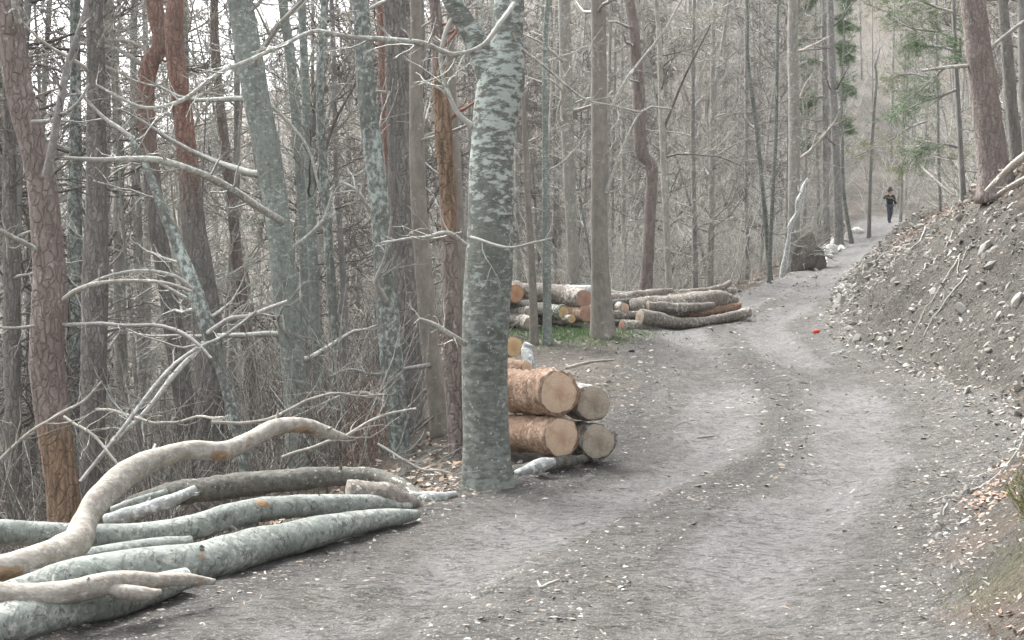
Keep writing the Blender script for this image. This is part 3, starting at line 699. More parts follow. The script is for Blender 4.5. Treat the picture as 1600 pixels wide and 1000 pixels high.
tree([(676,-20,16),(684,60,20),(688,130,24),(692,200,26),(698,280,24),(702,360,24),(704,450,26),(706,540,28),(712,620,30),(722,760,32)], 11.6, 'pine',
     'dead trunk with peeling bark and reddish bare wood, just left of the thick forked tree', name='dead_pine', top=8, n1=9, L1=.9, start=.3, sides=20, rings=80, ridge=.14, rough=.08,
     scars=((P(690, 190, 11.5), .42, (.5, 1, 1.6)),(P(700, 300, 11.5), .3, (.5, 1, 1.9))), bmat='redtwig', lv=2)
tree([(703,-20,10),(706,150,14),(715,300,16),(722,450,18),(730,600,20),(736,730,22)], 15, 'brown', 'thin brown trunk partly hidden behind the left side of the thick forked tree', top=9, n1=6, L1=1.4, lv=2)
tree([(148,-20,24),(150,100,26),(150,220,28),(150,330,32),(149,400,38),(147,520,38),(145,640,36),(143,780,38)], 14, 'darkpine',
     'straight dark grey trunk right of the leftmost pine, pale on its left side', name='pine_tree', top=11, n1=8, L1=1.5, sides=18, rings=70, ridge=.08, lv=2)
tree([(118,-20,14),(118,200,18),(117,400,22),(115,560,22),(112,760,24)], 17, 'lichen', 'greenish thin trunk between the leftmost pine and the dark grey trunk', top=11, n1=9, L1=1.8)
tree([(14,180,18),(15,320,22),(18,450,24),(20,600,24),(22,760,26)], 15, 'darkpine', 'dark trunk left of the leftmost big pine', top=9, n1=7, L1=1.6, lv=2)
tree([(184,200,14),(186,400,18),(190,560,20),(196,740,22)], 20, 'far', 'slim trunk between the straight dark grey trunk and the two red pines', top=12, n1=9, L1=2)
tree([(46,300,10),(47,500,14),(50,780,16)], 19, 'far', 'slim trunk showing left of the leftmost big pine', top=12, n1=9, L1=2, ends=1)
tree([(470,-20,12),(478,150,14),(485,300,16),(490,450,17),(498,600,18),(506,750,20)], 15, 'beech', 'slim grey-green stem, first of three right of the smooth leaning grey tree', top=10, n1=12, L1=1.8, rings=50,
     branches=([(490,300,6),(520,200,5),(560,120,3)],))
tree([(440,-20,14),(455,100,15),(468,250,16),(476,400,17),(484,550,18),(490,750,20)], 17, 'beech', 'slim grey stem leaning left, just right of the smooth leaning grey tree', top=11, n1=12, L1=1.8)
tree([(500,150,12),(508,300,14),(516,420,15),(524,560,16),(530,750,18)], 14.5, 'lichen', 'lichen-flecked slim stem, third of three right of the smooth leaning grey tree', top=9, n1=10, L1=1.6)
tree([(525,260,8),(535,420,10),(540,560,12),(545,750,14)], 18, 'far', 'very thin stem just left of the lichen-crusted tree', top=10, n1=10, L1=1.6)
tree([(205,215,9,12.5),(232,270,12,12.4),(255,330,15,12.3),(280,390,18,12.2),(300,440,22,12.1),(318,495,24,12),(335,545,20,12),(352,600,17,12),(372,680,17,12),(385,760,18,12)], 12, 'lichen',
     'thin lichen-green tree leaning steeply to the left in front of the red pines', name='leaning_tree', top=3, n1=9, L1=1.5, start=.2, sides=12, rings=60,
     branches=([(325,520,9,11.9),(360,500,9,11.7),(400,488,8,11.6),(450,470,6,11.5)], [(318,540,9,11.9),(270,590,9,11.6),(230,640,8,11.4),(170,700,7,11.2),(125,750,5,11)],
               [(300,450,7,12),(270,430,6,11.8),(200,425,5,11.7),(110,455,5,11.5)], [(210,220,8,12.5),(160,180,6,12.6),(120,140,4,12.6)]), bmat='paletwig', lv=2)
tree([(365,340,16),(372,420,18),(385,520,20),(398,620,22),(408,760,24)], 19, 'pine', 'pinkish brown trunk seen between the orange-banded pine and the smooth leaning grey tree', name='pine_tree', top=11, n1=9, L1=1.6)
tree([(218,380,10),(222,560,12),(226,760,14)], 22, 'far', 'slim trunk beside the left red pine, low in the woods', top=12, n1=10, L1=1.8)
# middle and right
tree([(935,-30,22),(936,60,23),(936,150,24),(937,250,26),(936,340,27),(938,430,29),(941,505,36)], 22.3, 'brown',
     'straight smooth grey-brown tree standing in front of the far log pile', name='smooth_tree', top=12, n1=9, L1=2.2, start=.45, sides=22, rings=70, rough=.02, flare=.2,
     branches=([(946,190,6),(975,130,6),(1005,90,5),(1040,45,4),(1065,0,3)], [(946,300,6,22.2),(1000,178,4,22),(1050,170,3,21.8)]), bmat='paletwig', lv=2)
tree([(982,-30,14),(988,30,16),(994,90,18),(998,150,20),(999,200,19),(1003,240,20),(1018,262,19),(1016,320,18),(1012,400,19),(1008,455,22)], 27.5, 'pine',
     'crooked brown tree with a kink in its trunk, behind the far log pile', name='crooked_tree', top=14, n1=10, L1=2, start=.3, sides=16, rings=70, rough=.06,
     branches=([(1018,262,6),(1000,250,5),(985,240,3)],), bmat='twig', lv=2)
tree([(852,60,8),(852,200,10),(853,350,12),(855,500,14)], 21.5, 'beech', 'slim pale stem, right one of the pair in front of the far log pile', top=9, n1=10, L1=1.8, rings=40, c2=4)
tree([(818,160,8),(824,300,10),(830,400,11),(834,500,13)], 21.5, 'brown', 'slim stem, left one of the pair in front of the far log pile', top=8, n1=10, L1=1.7, rings=40, c2=4)
tree([(880,-20,18),(884,120,19),(888,240,19),(893,350,18),(898,450,18)], 31, 'far', 'hazy grey trunk between the slim pair and the smooth grey-brown tree', top=14, n1=12, L1=2.4)
tree([(1030,60,8),(1034,180,9),(1038,280,10),(1045,440,11)], 31, 'far', 'thin grey stem just right of the crooked brown tree', top=13, n1=14, L1=2.6, branches=([(1038,200,5),(1070,120,4),(1110,40,3)],))
tree([(1215,25,4.5),(1214,120,5),(1212,220,5.5),(1206,330,6),(1202,425,7)], 37, 'birch', 'very thin pale birch standing straight where the road bends away', name='birch_tree', top=10, n1=8, L1=1.2, rings=30, sides=8, flare=.05, bmat='paletwig')
tree([(1168,90,6),(1182,200,6.5),(1192,300,7),(1203,430,8)], 38, 'birch', 'thin birch leaning left, crossing the straight pale birch at its foot', name='birch_tree', top=12, n1=12, L1=1.8, sides=8, rings=30, bmat='paletwig')
tree([(1240,-30,15),(1239,80,16),(1241,200,18),(1240,330,19),(1242,420,22)], 44, 'far', 'broad hazy grey trunk left of the leaning broken white birch', top=17, n1=12, L1=3)
tree([(1296,-30,10),(1300,100,11),(1305,220,12),(1310,340,14)], 55, 'far', 'hazy trunk beyond the white stones of the roadside', top=18, n1=14, L1=3.2)
tree([(1262,278,2),(1257,288,5),(1254,300,8),(1247,316,10),(1245,334,7),(1236,350,9),(1233,366,5.5),(1230,390,7),(1223,425,9)], 41, 'whitelog', 'short broken white birch snag leaning right near the road bend', cat='dead tree', name='birch_snag', top=-50, n1=9, L1=1.0, start=.3, sides=10, rings=50, flare=.05, rough=.2, lv=2)
tree([(1370,120,4),(1364,200,4.5),(1360,280,5),(1358,360,6.5)], 58, 'darkpine', 'dark thin tree at the roadside just left of the walking person', top=12, n1=10, L1=1.6, rings=26, sides=8)
tree([(1316,200,5),(1318,300,6),(1330,376,7)], 57, 'birch', 'pale thin tree with spreading foot above the white roadside stones', top=14, n1=12, L1=2, sides=8, bmat='paletwig')
tree([(1518,-40,34),(1522,20,36),(1529,80,37),(1537,140,39),(1545,200,41),(1551,250,44),(1556,285,52)], 20.5, 'pine',
     'big pink-brown pine at the top of the bank on the right', name='pine_tree', top=14, n1=8, L1=1.6, start=.45, sides=26, rings=80, ridge=.12, rough=.05, flare=.22,
     branches=([(1545,80,7),(1590,40,6),(1640,10,4)], [(1530,100,7),(1480,105,6),(1440,110,4)]), bmat='twig', lv=2)
tree([(1566,-20,16),(1574,80,18),(1582,180,19),(1592,262,20)], 24, 'darkpine', 'dark slimmer pine behind the big pine on the bank', name='pine_tree', top=13, n1=10, L1=1.6)
tree([(1490,10,6),(1494,120,7),(1499,200,8),(1504,290,9)], 24, 'far', 'thin dark stem left of the big pine on the bank', top=11, n1=10, L1=1.4, lv=2)
tree([(1596,-20,12),(1598,100,13),(1606,240,15)], 22, 'far', 'grey stem at the right edge of the picture on top of the bank', top=11, n1=10, L1=1.6)

# ------------------------------------------------------------------ logs
def log(pl, Y, mat, label, name='log', group=None, cat='log', sides=18, rings=50, rough=.05, ridge=0., ends=(), scars=(), stubs=0, snap=None, stubmat=None):
    K = trace(pl, Y)
    mid = K[len(K)//2][:3]; loc = np.array([mid[0], mid[1], K[:, 2].min()-K[len(K)//2][3]])
    root = empty(name, loc, label, cat, group)
    me, KK = bole(K, sides, rings, rough, 8, 0, len(bpy.data.objects) % 97, loc, 'bark', M[mat], scars, None, ridge)
    link('bark', me, root)
    for e, cm in ends:
        i, j = (0, 1) if e == 0 else (-1, -2)
        c = KK[i][:3]; d = nrm(KK[i][:3]-KK[j][:3]); r = KK[i][3]
        n, rr = 28, 6
        V = [[0, 0, r*.045]]
        for q in range(1, rr+1):
            for k in range(n):
                a = k/n*2*math.pi; w = r*(q/rr)*(.93+.03*math.sin(3*a+len(label))+.02*math.sin(7*a+2)+.02*math.sin(11*a))
                V.append([math.cos(a)*w, math.sin(a)*w, r*.045*(1-(q/rr)**3)+(random.uniform(-.02, .02)*r if q < rr else -.02*r)])
        V = np.array(V); T = np.array([[0, 1+k, 1+(k+1) % n] for k in range(n)])
        Q = np.array([[1+q*n+k, 1+(q+1)*n+k, 1+(q+1)*n+(k+1) % n, 1+q*n+(k+1) % n] for q in range(rr-1) for k in range(n)])
        me = mesh_np('cut_face', V, [Q, T], [M[cm]]); o = link('cut_face', me, root, c+d*.012*1-loc)
        o.rotation_mode = 'QUATERNION'; o.rotation_quaternion = Vector(d).to_track_quat('Z', 'Y')
    if stubs:
        a, ra = sprout(KK[None, :, :3], KK[None, :, 3], stubs, (.06, .22, 0), .3, (.8, 1.4), .1, .15, (.1, .95), 5, .006, .5)
        for q in range(len(a)):
            g = Geo(); V, Q = tubes(a[q:q+1], ra[q:q+1], 5); g.add(V, Q); link('branch_stub', g.mesh('branch_stub', [M[stubmat or mat]], loc), root)
    return root
gl = 'felled logs heaped along the left edge of the road'
log([(-120,900,50,6.1),(0,890,45,6.2),(60,873,46,6.35),(118,848,48,6.55),(132,815,40,6.7),(150,785,42,6.8),(195,742,40,7.0),(245,716,34,7.2),(300,703,29,7.3),(350,704,29,7.4),(395,686,27,7.55),(430,668,26,7.7),(470,664,24,7.85),(505,674,21,8.0),(525,680,16,8.1),(542,683,7,8.2)], 7, 'bare',
    'long bleached barkless branch bent like an S, rising above the felled logs', name='bare_branch', group=gl, cat='branch', sides=22, rings=130, rough=.10, stubs=9,
    scars=((P(30, 905, 6.1), .14, (1.6, 1, .6)), (P(470, 684, 7.8), .16, (1.6, 1, .5)), (P(345, 725, 7.3), .10)))
log([(-80,835,35,7.0),(0,832,39,7.1),(60,834,39,7.2),(130,838,40,7.3),(220,838,42,7.45),(300,824,42,7.6),(360,806,42,7.8),(420,795,39,8.0),(480,790,35,8.2),(540,788,32,8.35),(590,786,27,8.5),(640,792,18,8.65)], 7.5, 'beechlog',
    'long smooth grey-green log with orange scars, below the bleached branch', name='felled_log', group=gl, sides=26, rings=130, rough=.05, stubs=5,
    scars=((P(340, 828, 7.55), .055, (1.8, 1, .7)), (P(412, 787, 7.9), .05, (1.6, 1, .6)), (P(75, 838, 7.1), .03), (P(583, 788, 8.35), .06)))
log([(545,775,44,8.5),(575,772,44,8.55),(605,776,40,8.6),(640,789,28,8.7),(668,800,14,8.75)], 8.6, 'greylog', 'knotty stump end lying where the smooth log meets the road', name='log_end', group=gl, rough=.16, sides=18, rings=36, ridge=.1)
log([(-60,930,24,6.55),(20,905,30,6.7),(90,884,34,6.85),(160,870,36,7.0),(240,858,34,7.2),(300,850,28,7.3)], 6.9, 'beechlog', 'thinner pale log squeezed between the two thick grey-green logs', name='felled_log', group=gl, rough=.04, rings=50, stubs=3)
log([(-60,952,40,5.9),(30,925,46,6.1),(110,900,52,6.3),(200,887,58,6.5),(280,882,62,6.65),(330,874,62,6.8),(390,857,60,7.05),(450,842,54,7.3),(510,826,46,7.6),(570,814,36,7.9),(615,808,28,8.1),(650,804,16,8.3)], 6.8, 'beechlog',
    'thickest grey-green log with a dark knot, nearest the road along its whole length', name='felled_log', group=gl, sides=28, rings=140, rough=.05, stubs=5, ends=((-1, 'cutgrey'),), scars=((P(322, 868, 6.6), .07, (1, 1, 1)),))
log([(-120,1000,70,5.35),(-40,985,70,5.45),(40,966,68,5.62),(110,950,64,5.8),(180,936,56,6.0),(240,920,46,6.2),(290,905,36,6.4)], 5.8, 'beechlog', 'dark shaded log at the very front of the heap in the bottom left corner', name='felled_log', group=gl, sides=28, rings=80, rough=.05, stubs=2)
log([(-80,915,36,5.55),(0,928,39,5.6),(50,932,39,5.65),(100,926,39,5.7),(150,915,37,5.75),(195,908,32,5.85),(240,908,26,5.95),(290,905,20,6.05),(335,909,10,6.15)], 5.7, 'bare', 'pale bent branch with a broken tip lying on top of the front log', name='broken_branch', group=gl, cat='branch', sides=18, rings=70, rough=.09, stubs=3)
log([(165,918,16,5.76),(200,926,24,5.79),(232,928,20,5.82),(252,924,8,5.85)], 5.8, 'bare', 'short split stub under the pale bent branch', name='split_stub', group=gl, cat='branch', sides=12, rings=16, rough=.14)
log([(180,800,20,9.2),(250,776,34,9.2),(330,764,38,9.2),(400,755,38,9.25),(470,748,34,9.3),(540,744,28,9.35),(590,746,26,9.3),(630,762,24,9.15),(660,782,18,9.0),(695,792,8,9.0)], 9.2, 'mosslog',
    'rough dark lichen-flecked log arching behind the smooth logs', name='felled_log', group=gl, sides=18, rings=90, rough=.14, ridge=.12, stubs=8)
log([(165,815,22,8.6),(215,800,24,8.6),(260,785,22,8.65),(305,765,14,8.8)], 8.6, 'whitelog', 'short branch crusted white with lichen behind the smooth log', name='lichen_branch', group=gl, cat='branch', rough=.14, rings=40, stubs=4)
log([(175,798,14,9.0),(215,785,16,9.0),(262,770,14,9.1)], 9, 'beechlog', 'thin pale stick behind the white crusted branch', name='thin_log', group=gl, rough=.05, rings=24)
log([(640,775,16,9.0),(680,778,18,9.05),(712,772,10,9.2)], 9.1, 'whitelog', 'pale chunk of wood at the road edge left of the forked tree', name='wood_chunk', cat='wood chunk', rough=.14, rings=20)
# middle pile
g2 = 'cut logs stacked beside the forked tree'
log([(722,596,52,12.0),(780,606,60,11.4),(830,612,66,10.9),(872,614,68,10.5)], 10.6, 'roughlog', 'upper left log of the stack beside the forked tree, red mark and pale cut face', name='cut_log', group=g2, sides=40, rings=60, rough=.12, ridge=.16, ends=((-1, 'cut'), (0, 'cut')), scars=((P(848, 606, 10.4), .05, (.5, 1, 1.6)),))
log([(716,667,36,12.0),(780,674,50,11.4),(830,679,58,10.9),(876,683,64,10.5)], 10.6, 'roughlog', 'lower left log of the stack, orange-barked with a pale cut face', name='cut_log', group=g2, sides=40, rings=60, rough=.12, ridge=.16, ends=((-1, 'cut'), (0, 'cutyellow')))
log([(845,612,44,12.1),(885,622,50,11.4),(927,630,56,10.75)], 10.8, 'greylog', 'upper right log of the stack, greyed and darker', name='cut_log', group=g2, sides=36, rings=50, rough=.12, ridge=.14, ends=((-1, 'cutgrey'),))
log([(850,676,44,12.1),(890,684,50,11.4),(934,690,56,10.7)], 10.8, 'greylog', 'lower right log of the stack, pale weathered end nearest the road', name='cut_log', group=g2, sides=36, rings=50, rough=.13, ridge=.14, ends=((-1, 'cutgrey'),))
log([(775,744,22,10.15),(815,736,24,10.25),(850,728,24,10.35),(885,721,20,10.5),(915,716,12,10.7)], 10.3, 'mosslog', 'low rotten log the stack rests on', name='rotten_log', sides=16, rings=40, rough=.14)
log([(805,742,16,10.0),(825,735,22,10.0),(845,727,24,10.05),(866,721,12,10.1)], 10.1, 'whitelog', 'white fungus-covered lump of wood under the stack', name='white_wood', cat='wood chunk', rough=.2, rings=20)
log([(770,585,34,11.9),(800,578,34,11.6),(822,577,28,11.5)], 11.7, 'roughlog', 'short log end peeping out above the upper left log of the stack', name='cut_log', group=g2, rough=.1, ends=((-1, 'cut'),))
log([(826,590,22,12.0),(826,565,20,12.0),(822,548,18,12.1),(826,537,14,12.1)], 12, 'whitelog', 'upright pale broken stub standing behind the stack', name='wood_stub', cat='stump', rough=.14, rings=24)
log([(770,546,30,15.2),(790,544,30,14.9),(802,542,32,14.6)], 15, 'roughlog', 'yellow-faced log peeping out right of the forked tree above the stack', name='cut_log', rough=.06, ends=((-1, 'cutyellow'),))
log([(885,575,6,12.5),(920,566,5,12.8),(960,562,3,13.2)], 13, 'bare', 'thin crooked stick lying on the ground above the stack', name='stick', cat='stick', sides=6, rings=16, rough=.1)
# far pile
g3 = 'logs in the far pile beside the road bend'
def fl(pl, mat, lab, ends=(), nm='pile_log', **k):
    k.setdefault('stubs', 3); return log(pl, 24, mat, lab, name=nm, group=g3, sides=18, rings=k.pop('rings', 44), rough=k.pop('rough', .16), ridge=.14, ends=ends, **k)
fl([(730,452,26,26),(770,455,28,25.2),(806,459,28,24.4)], 'roughlog', 'log with orange cut face just right of the forked tree in the far pile', ((-1, 'cutorange'),))
fl([(770,452,26,26.4),(830,456,28,25.6),(880,462,30,24.8),(913,467,30,24.2)], 'greylog', 'log with pink cut face atop the far pile, left of the smooth tree', ((-1, 'cutpink'),))
fl([(760,448,16,26.6),(850,452,16,26.4),(925,454,16,26.2)], 'whitelog', 'pale mossy log lying along the back of the far pile')
fl([(800,480,24,25),(850,486,24,24.4),(880,489,22,24)], 'mosslog', 'dark log low in the far pile behind the slim pair of stems', ((-1, 'cutyellow'),))
fl([(795,500,22,24.6),(815,502,22,24.2),(830,506,22,23.6)], 'greylog', 'small grey log end low at the left of the far pile', ((-1, 'cutgrey'),))
fl([(790,494,18,25),(812,490,18,24.6),(830,488,18,24.2)], 'greylog', 'small round log end stacked above the lowest one at the left of the far pile', ((-1, 'cutgrey'),))
fl([(850,488,22,25.2),(890,490,26,24.6),(918,491,26,24.1)], 'roughlog', 'dark red log under the pink-faced one in the far pile', ((-1, 'cutpink'),))
fl([(840,499,14,24.6),(870,500,14,24.2),(893,498,14,23.8)], 'greylog', 'short yellowish log end low beside the smooth tree', ((-1, 'cutyellow'),))
fl([(935,462,22,25.6),(1000,470,22,25.7),(1060,468,22,25.9),(1110,463,18,26.2),(1145,455,12,26.5)], 'greylog', 'long crooked log along the top of the far pile, right of the smooth tree', stubs=4)
fl([(945,472,22,25.2),(1000,462,16,25.6),(1050,455,11,25.9)], 'greylog', 'thin log slanting up on top of the far pile')
fl([(1050,460,14,25.9),(1100,456,13,26.2),(1128,449,11,26.3),(1141,441,7,26.4)], 'greylog', 'thin branch with an upturned tip at the right end of the far pile', nm='pile_branch')
fl([(920,490,24,25.4),(950,485,24,24.9),(976,481,16,24.4)], 'greylog', 'log with a small round pale end facing the road, upper middle of the far pile', ((-1, 'cut'),))
fl([(990,480,28,24.6),(1030,480,32,24.9),(1080,474,32,25.3),(1120,467,26,25.8),(1150,470,14,26.2)], 'greylog', 'thickest scaly log of the far pile, pale on top', stubs=5, rough=.12)
fl([(1000,496,26,24.1),(1030,500,24,24.3),(1062,505,17,24.5),(1105,502,15,24.9),(1140,495,15,25.3),(1168,488,15,25.7)], 'greylog', 'bent log with a hollow end curving out toward the road in the far pile', ((0, 'cutgrey'),), rings=60)
fl([(1060,490,18,25.2),(1110,486,16,25.6),(1155,478,12,26)], 'roughlog', 'reddish log lying behind the bent hollow log')
fl([(972,509,17,23.9),(1000,510,17,24.1),(1035,512,14,24.4)], 'greylog', 'short log with a pinkish end on the ground right of the smooth tree', ((0, 'cutpink'),))
fl([(1126,470,10,26.2),(1140,466,12,26.3),(1156,476,8,26.3)], 'whitelog', 'pale splintered piece at the right end of the far pile', nm='wood_splinter', rings=20)
for i in range(11):
    x0 = random.uniform(800, 1020); L_ = random.uniform(45, 110); y0 = random.uniform(474, 500); sl_ = random.uniform(-14, 8); w_ = random.uniform(8, 17); yy_ = random.uniform(24.3, 25.6)
    fl([(x0,y0,w_,yy_),(x0+L_*.5,y0+sl_*.4+random.uniform(-3,3),w_*.9,yy_+.2),(x0+L_,y0+sl_,w_*.6,yy_+.5)], random.choice(('mosslog','greylog','greylog')),
       'thin log jammed among the others, %s of the smooth tree in the far pile' % ('left' if x0+L_/2 < 937 else 'right'), ((0, random.choice(('cutgrey', 'cut', 'cutyellow'))),), nm='thin_log', rings=24, stubs=1)
log([(840,908,3,6.1),(846,918,6,6.0),(855,913,5,6.05),(874,906,4,6.15)], 6, 'bare', 'small white forked splinter lying on the road in the foreground', name='wood_splinter', cat='wood splinter', sides=6, rings=14)
log([(1090,684,4,11.6),(1115,681,4,11.7)], 11.6, 'bare', 'thin straight stick lying on the road right of the stack', name='stick', cat='stick', sides=6, rings=8)

# ------------------------------------------------------------------ background trees: a few kinds, copied one by one
def proto_tree(seed, H, r, n1, L1, lean, c2, c3, start, up, mn, fork=False):
    global rng
    keep = rng; rng = np.random.default_rng(seed)
    t = np.linspace(0, 1, 12)
    px_ = lean*t**1.4*H*.08+.22*np.sin(t*5+seed)*t; py_ = .2*np.cos(t*4+seed*2)*t
    K = np.stack([px_, py_, -.3+t*H, r*(1-t*.85)], 1)
    me, KK = bole(K, 8, 22, .05, 4, .2, seed, (0, 0, 0), 'trunk', M['far'])
    g = Geo()
    if fork:
        k2 = K[4:].copy(); k2[:, 0] += (t[4:]-t[4])*H*.18*random.choice((-1, 1)); k2[:, 1] += (t[4:]-t[4])*H*.08; k2[:, 3] *= .75
        V, Q = tubes(k2[None, :, :3], k2[None, :, 3], 6); g.add(V, Q)
        twiggery(k2, n1//2, L1, g, .15, up, 3, .35, mn, c2=c2, c3=c3)
    twiggery(KK, n1, L1, g, start, up, 3, .35, mn, c2=c2, c3=c3)
    cr = g.mesh('crown', [M['darktwig' if seed in (3, 8) else 'paletwig' if seed == 5 else 'twig']]); rng = keep
    return me, cr
KIND = [
 ('bare_tree', 'slim short-branched tree among the woods', proto_tree(1, 15, .085, 52, 2.3, .5, 8, 6, .04, .04, .011)),
 ('bare_tree', 'stout bare tree among the woods', proto_tree(2, 18, .12, 46, 3.0, -.3, 8, 6, .06, .03, .011)),
 ('bare_tree', 'low-branched bare tree among the woods', proto_tree(3, 13, .075, 54, 2.7, 1.2, 8, 6, .03, .06, .0105)),
 ('forked_tree', 'bare forked tree among the woods', proto_tree(4, 15, .10, 42, 2.8, -.8, 8, 6, .05, .08, .011, True)),
 ('young_tree', 'thin young bare tree among the woods', proto_tree(5, 8, .04, 40, 1.7, 1.5, 7, 5, .03, .12, .008)),
 ('leaning_tree', 'thin leaning bare tree among the woods', proto_tree(6, 12, .07, 26, 2.0, 4.0, 6, 5, .04, .06, .009)),
 ('pole_tree', 'dead-stubbed trunk among the woods', proto_tree(8, 17, .10, 46, 1.4, .4, 6, 5, .03, .0, .010)),
]
KG = ['slim bare trees in the woods', 'stout bare trees in the woods', 'low-branched trees in the woods', 'forked trees in the woods', 'young trees in the woods', 'leaning trees in the woods', 'dead-stubbed trees in the woods']
LM = [(66,'the leftmost pink pine'),(149,'the straight dark grey trunk'),(234,'the left red pine'),(296,'the orange-banded pine'),(425,'the smooth leaning tree'),(480,'the three slim stems'),(590,'the lichen-crusted tree'),
 (655,'the paint-marked trunk'),(765,'the thick forked tree'),(890,'the hazy grey trunk'),(937,'the smooth tree by the far pile'),(1006,'the crooked kinked tree'),(1110,'the gap before the birches'),(1213,'the straight thin birch'),(1240,'the broad hazy trunk'),
 (1292,'the hazy spruce'),(1361,'the dark thin roadside tree'),(1440,'the green conifers'),(1540,'the big pine on the bank')]
def put_tree(k, x, y, s, rz):
    nm, lab, (tm, cm) = KIND[k]
    ppx = 800+2000*x/y; L_ = min(LM, key=lambda l: abs(l[0]-ppx)); sd_ = 'left' if ppx < L_[0] else 'right'
    dp = 'near' if y < 28 else 'midway back' if y < 50 else 'far back' if y < 80 else 'farthest back'
    lab = '%s%s %s, %s of %s' % ('small ' if s < .85 else 'large ' if s > 1.08 else '', lab.replace(' among the woods', ''), dp, sd_, L_[1])
    o = bpy.data.objects.new(nm, None); C.objects.link(o); o.location = (x, y, hz(x, y)); o.rotation_euler = (0, 0, rz); o.scale = (s, s, s)
    o.empty_display_size = .1
    tag(o, lab, 'tree', KG[k])
    for n, me in (('trunk', tm), ('crown', cm)):
        c = bpy.data.objects.new(n, me); C.objects.link(c); c.parent = o
placed = []
def free(x, y, d):
    return all((x-a)**2+(y-b)**2 > d*d for a, b in placed)
def wood_ok(x, y):
    K = knots(np.array([y]))[0][0]
    if y > 38 and .255 < x/y < .325: return False
    if y < 84: return x < K[2]-.5-(2. if y < 24 else 0) or x > K[6]+1.2
    return True
tries = 0; nt_ = 0
while nt_ < 285 and tries < 20000:
    tries += 1
    y = 15+90*random.random()**1.35; x = random.uniform(-.47, .47)*y
    if not wood_ok(x, y) or not free(x, y, .8+y*.022): continue
    if x/y > -.02 and x/y < .12 and y < 29 : continue
    if x/y < -.12 and y > 30 and random.random() < .72: continue
    placed.append((x, y))
    k = random.choices(range(7), (5, 3, 4, 3, 5, 3, 4) if y > 32 else (5, 0, 4, 0, 7, 4, 2))[0]
    put_tree(k, x, y, random.uniform(.75, 1.2), random.uniform(0, 6.28)); nt_ += 1
same = {}
for o in S.objects:
    if o.get('group', '').endswith('in the woods'): same.setdefault(o['label'], []).append(o)
for lb, os_ in same.items():
    if len(os_) in (2, 3) and len(lb.split()) < 15:
        os_.sort(key=lambda q: q.location.y)
        for o, w_ in zip(os_, ('nearer one', 'farther one') if len(os_) == 2 else ('nearest one', 'middle one', 'farthest one')): o['label'] = lb+', '+w_
# trees beyond those, on the far slope: one mass
g = Geo()
n = 430
yy = 62+120*rng.random(n); xx = rng.uniform(-.48, .48, n)*yy; zz = height(xx, yy); H = rng.uniform(9, 17, n)
t = np.linspace(0, 1, 7)
Pn = np.stack([xx[:, None]+t*rng.normal(size=n)[:, None]*.9, yy[:, None]+t*rng.normal(size=n)[:, None]*.5, zz[:, None]+H[:, None]*t-.3], -1)
keepw = (xx/yy > -.12) | (rng.random(n) < .22); xx, yy, zz, H = xx[keepw], yy[keepw], zz[keepw], H[keepw]; n = len(xx)
Pn = np.stack([xx[:, None]+t*rng.normal(size=n)[:, None]*.9, yy[:, None]+t*rng.normal(size=n)[:, None]*.5, zz[:, None]+H[:, None]*t-.3], -1)
R = (rng.uniform(.04, .11, n))[:, None]*(1-.85*t)
V, Q = tubes(Pn, R, 4); g.add(V, Q)
a, ra = sprout(Pn, R, 20, (1.3, 3.6, 0), .35, (.5, 1.1), .08, .18, (.08, 1), 4, .020, .4); V, Q = tubes(a, ra, 3); g.add(V, Q)
b, rb = sprout(a, ra, 4, (.3, .7, 1), .6, (.4, 1.), .1, .2, (.2, 1), 3, .011, .5); V, Q = tubes(b, rb, 3); g.add(V, Q)
o = link('far_woods', g.mesh('far_woods', [M['far']])); tag(o, 'hazy mass of bare trees covering the slope far behind', 'woods', kind='stuff')
# undergrowth
def brush(n, y0, y1, t0, t1, mat, nm, lab, hgt=(.5, 2.2), stems=5, cond=None, r0=.004, kids=5):
    g = Geo(); y = y0+(y1-y0)*rng.random(n); x = rng.uniform(t0, t1, n)*y
    K, _ = knots(y); ok = (((x < K[:, 2]-.45) | (x > K[:, 6]+.9)) | (y > 70))
    if cond: ok &= cond(x, y)
    x, y = x[ok], y[ok]; z = height(x, y); n = len(x)
    x = np.repeat(x, stems)+rng.normal(size=n*stems)*.12; y = np.repeat(y, stems)+rng.normal(size=n*stems)*.12; z = np.repeat(z, stems)-.05
    h = rng.uniform(hgt[0], hgt[1], len(x)); d = nrm(np.stack([rng.normal(size=len(x))*.4, rng.normal(size=len(x))*.4, np.ones(len(x))], 1))
    Pn = np.empty((len(x), 6, 3)); Pn[:, 0] = np.stack([x, y, z], 1)
    for k in range(1, 6):
        Pn[:, k] = Pn[:, k-1]+d*(h/5)[:, None]; d = nrm(d+rng.normal(size=d.shape)*.16)
    r = (r0+.00012*y)*rng.uniform(.8, 1.6, len(x)); R = r[:, None]*np.linspace(1.3, .5, 6)
    V, Q = tubes(Pn, R, 3); g.add(V, Q)
    a, ra = sprout(Pn, R, kids, (.25, .6, 1), .7, (.4, 1.1), .05, .2, (.15, 1), 4, r0*.7, .5); V, Q = tubes(a, ra, 3); g.add(V, Q)
    o = link(nm, g.mesh(nm, [M[mat]])); tag(o, lab, 'undergrowth', kind='stuff')
brush(1250, 12, 62, -.47, .42, 'twig', 'undergrowth', 'leafless tangled brush growing between the trees', (.6, 2.6), 4)
brush(300, 11, 26, -.46, -.02, 'darktwig', 'dark_undergrowth', 'dark leafless saplings and twigs behind the felled logs', (.5, 2.0), 3)
brush(10, 10.5, 14, -.13, -.035, 'redtwig', 'reddish_brush', 'reddish brown bramble tangle left of the forked tree', (.5, 1.2), 7, r0=.003)
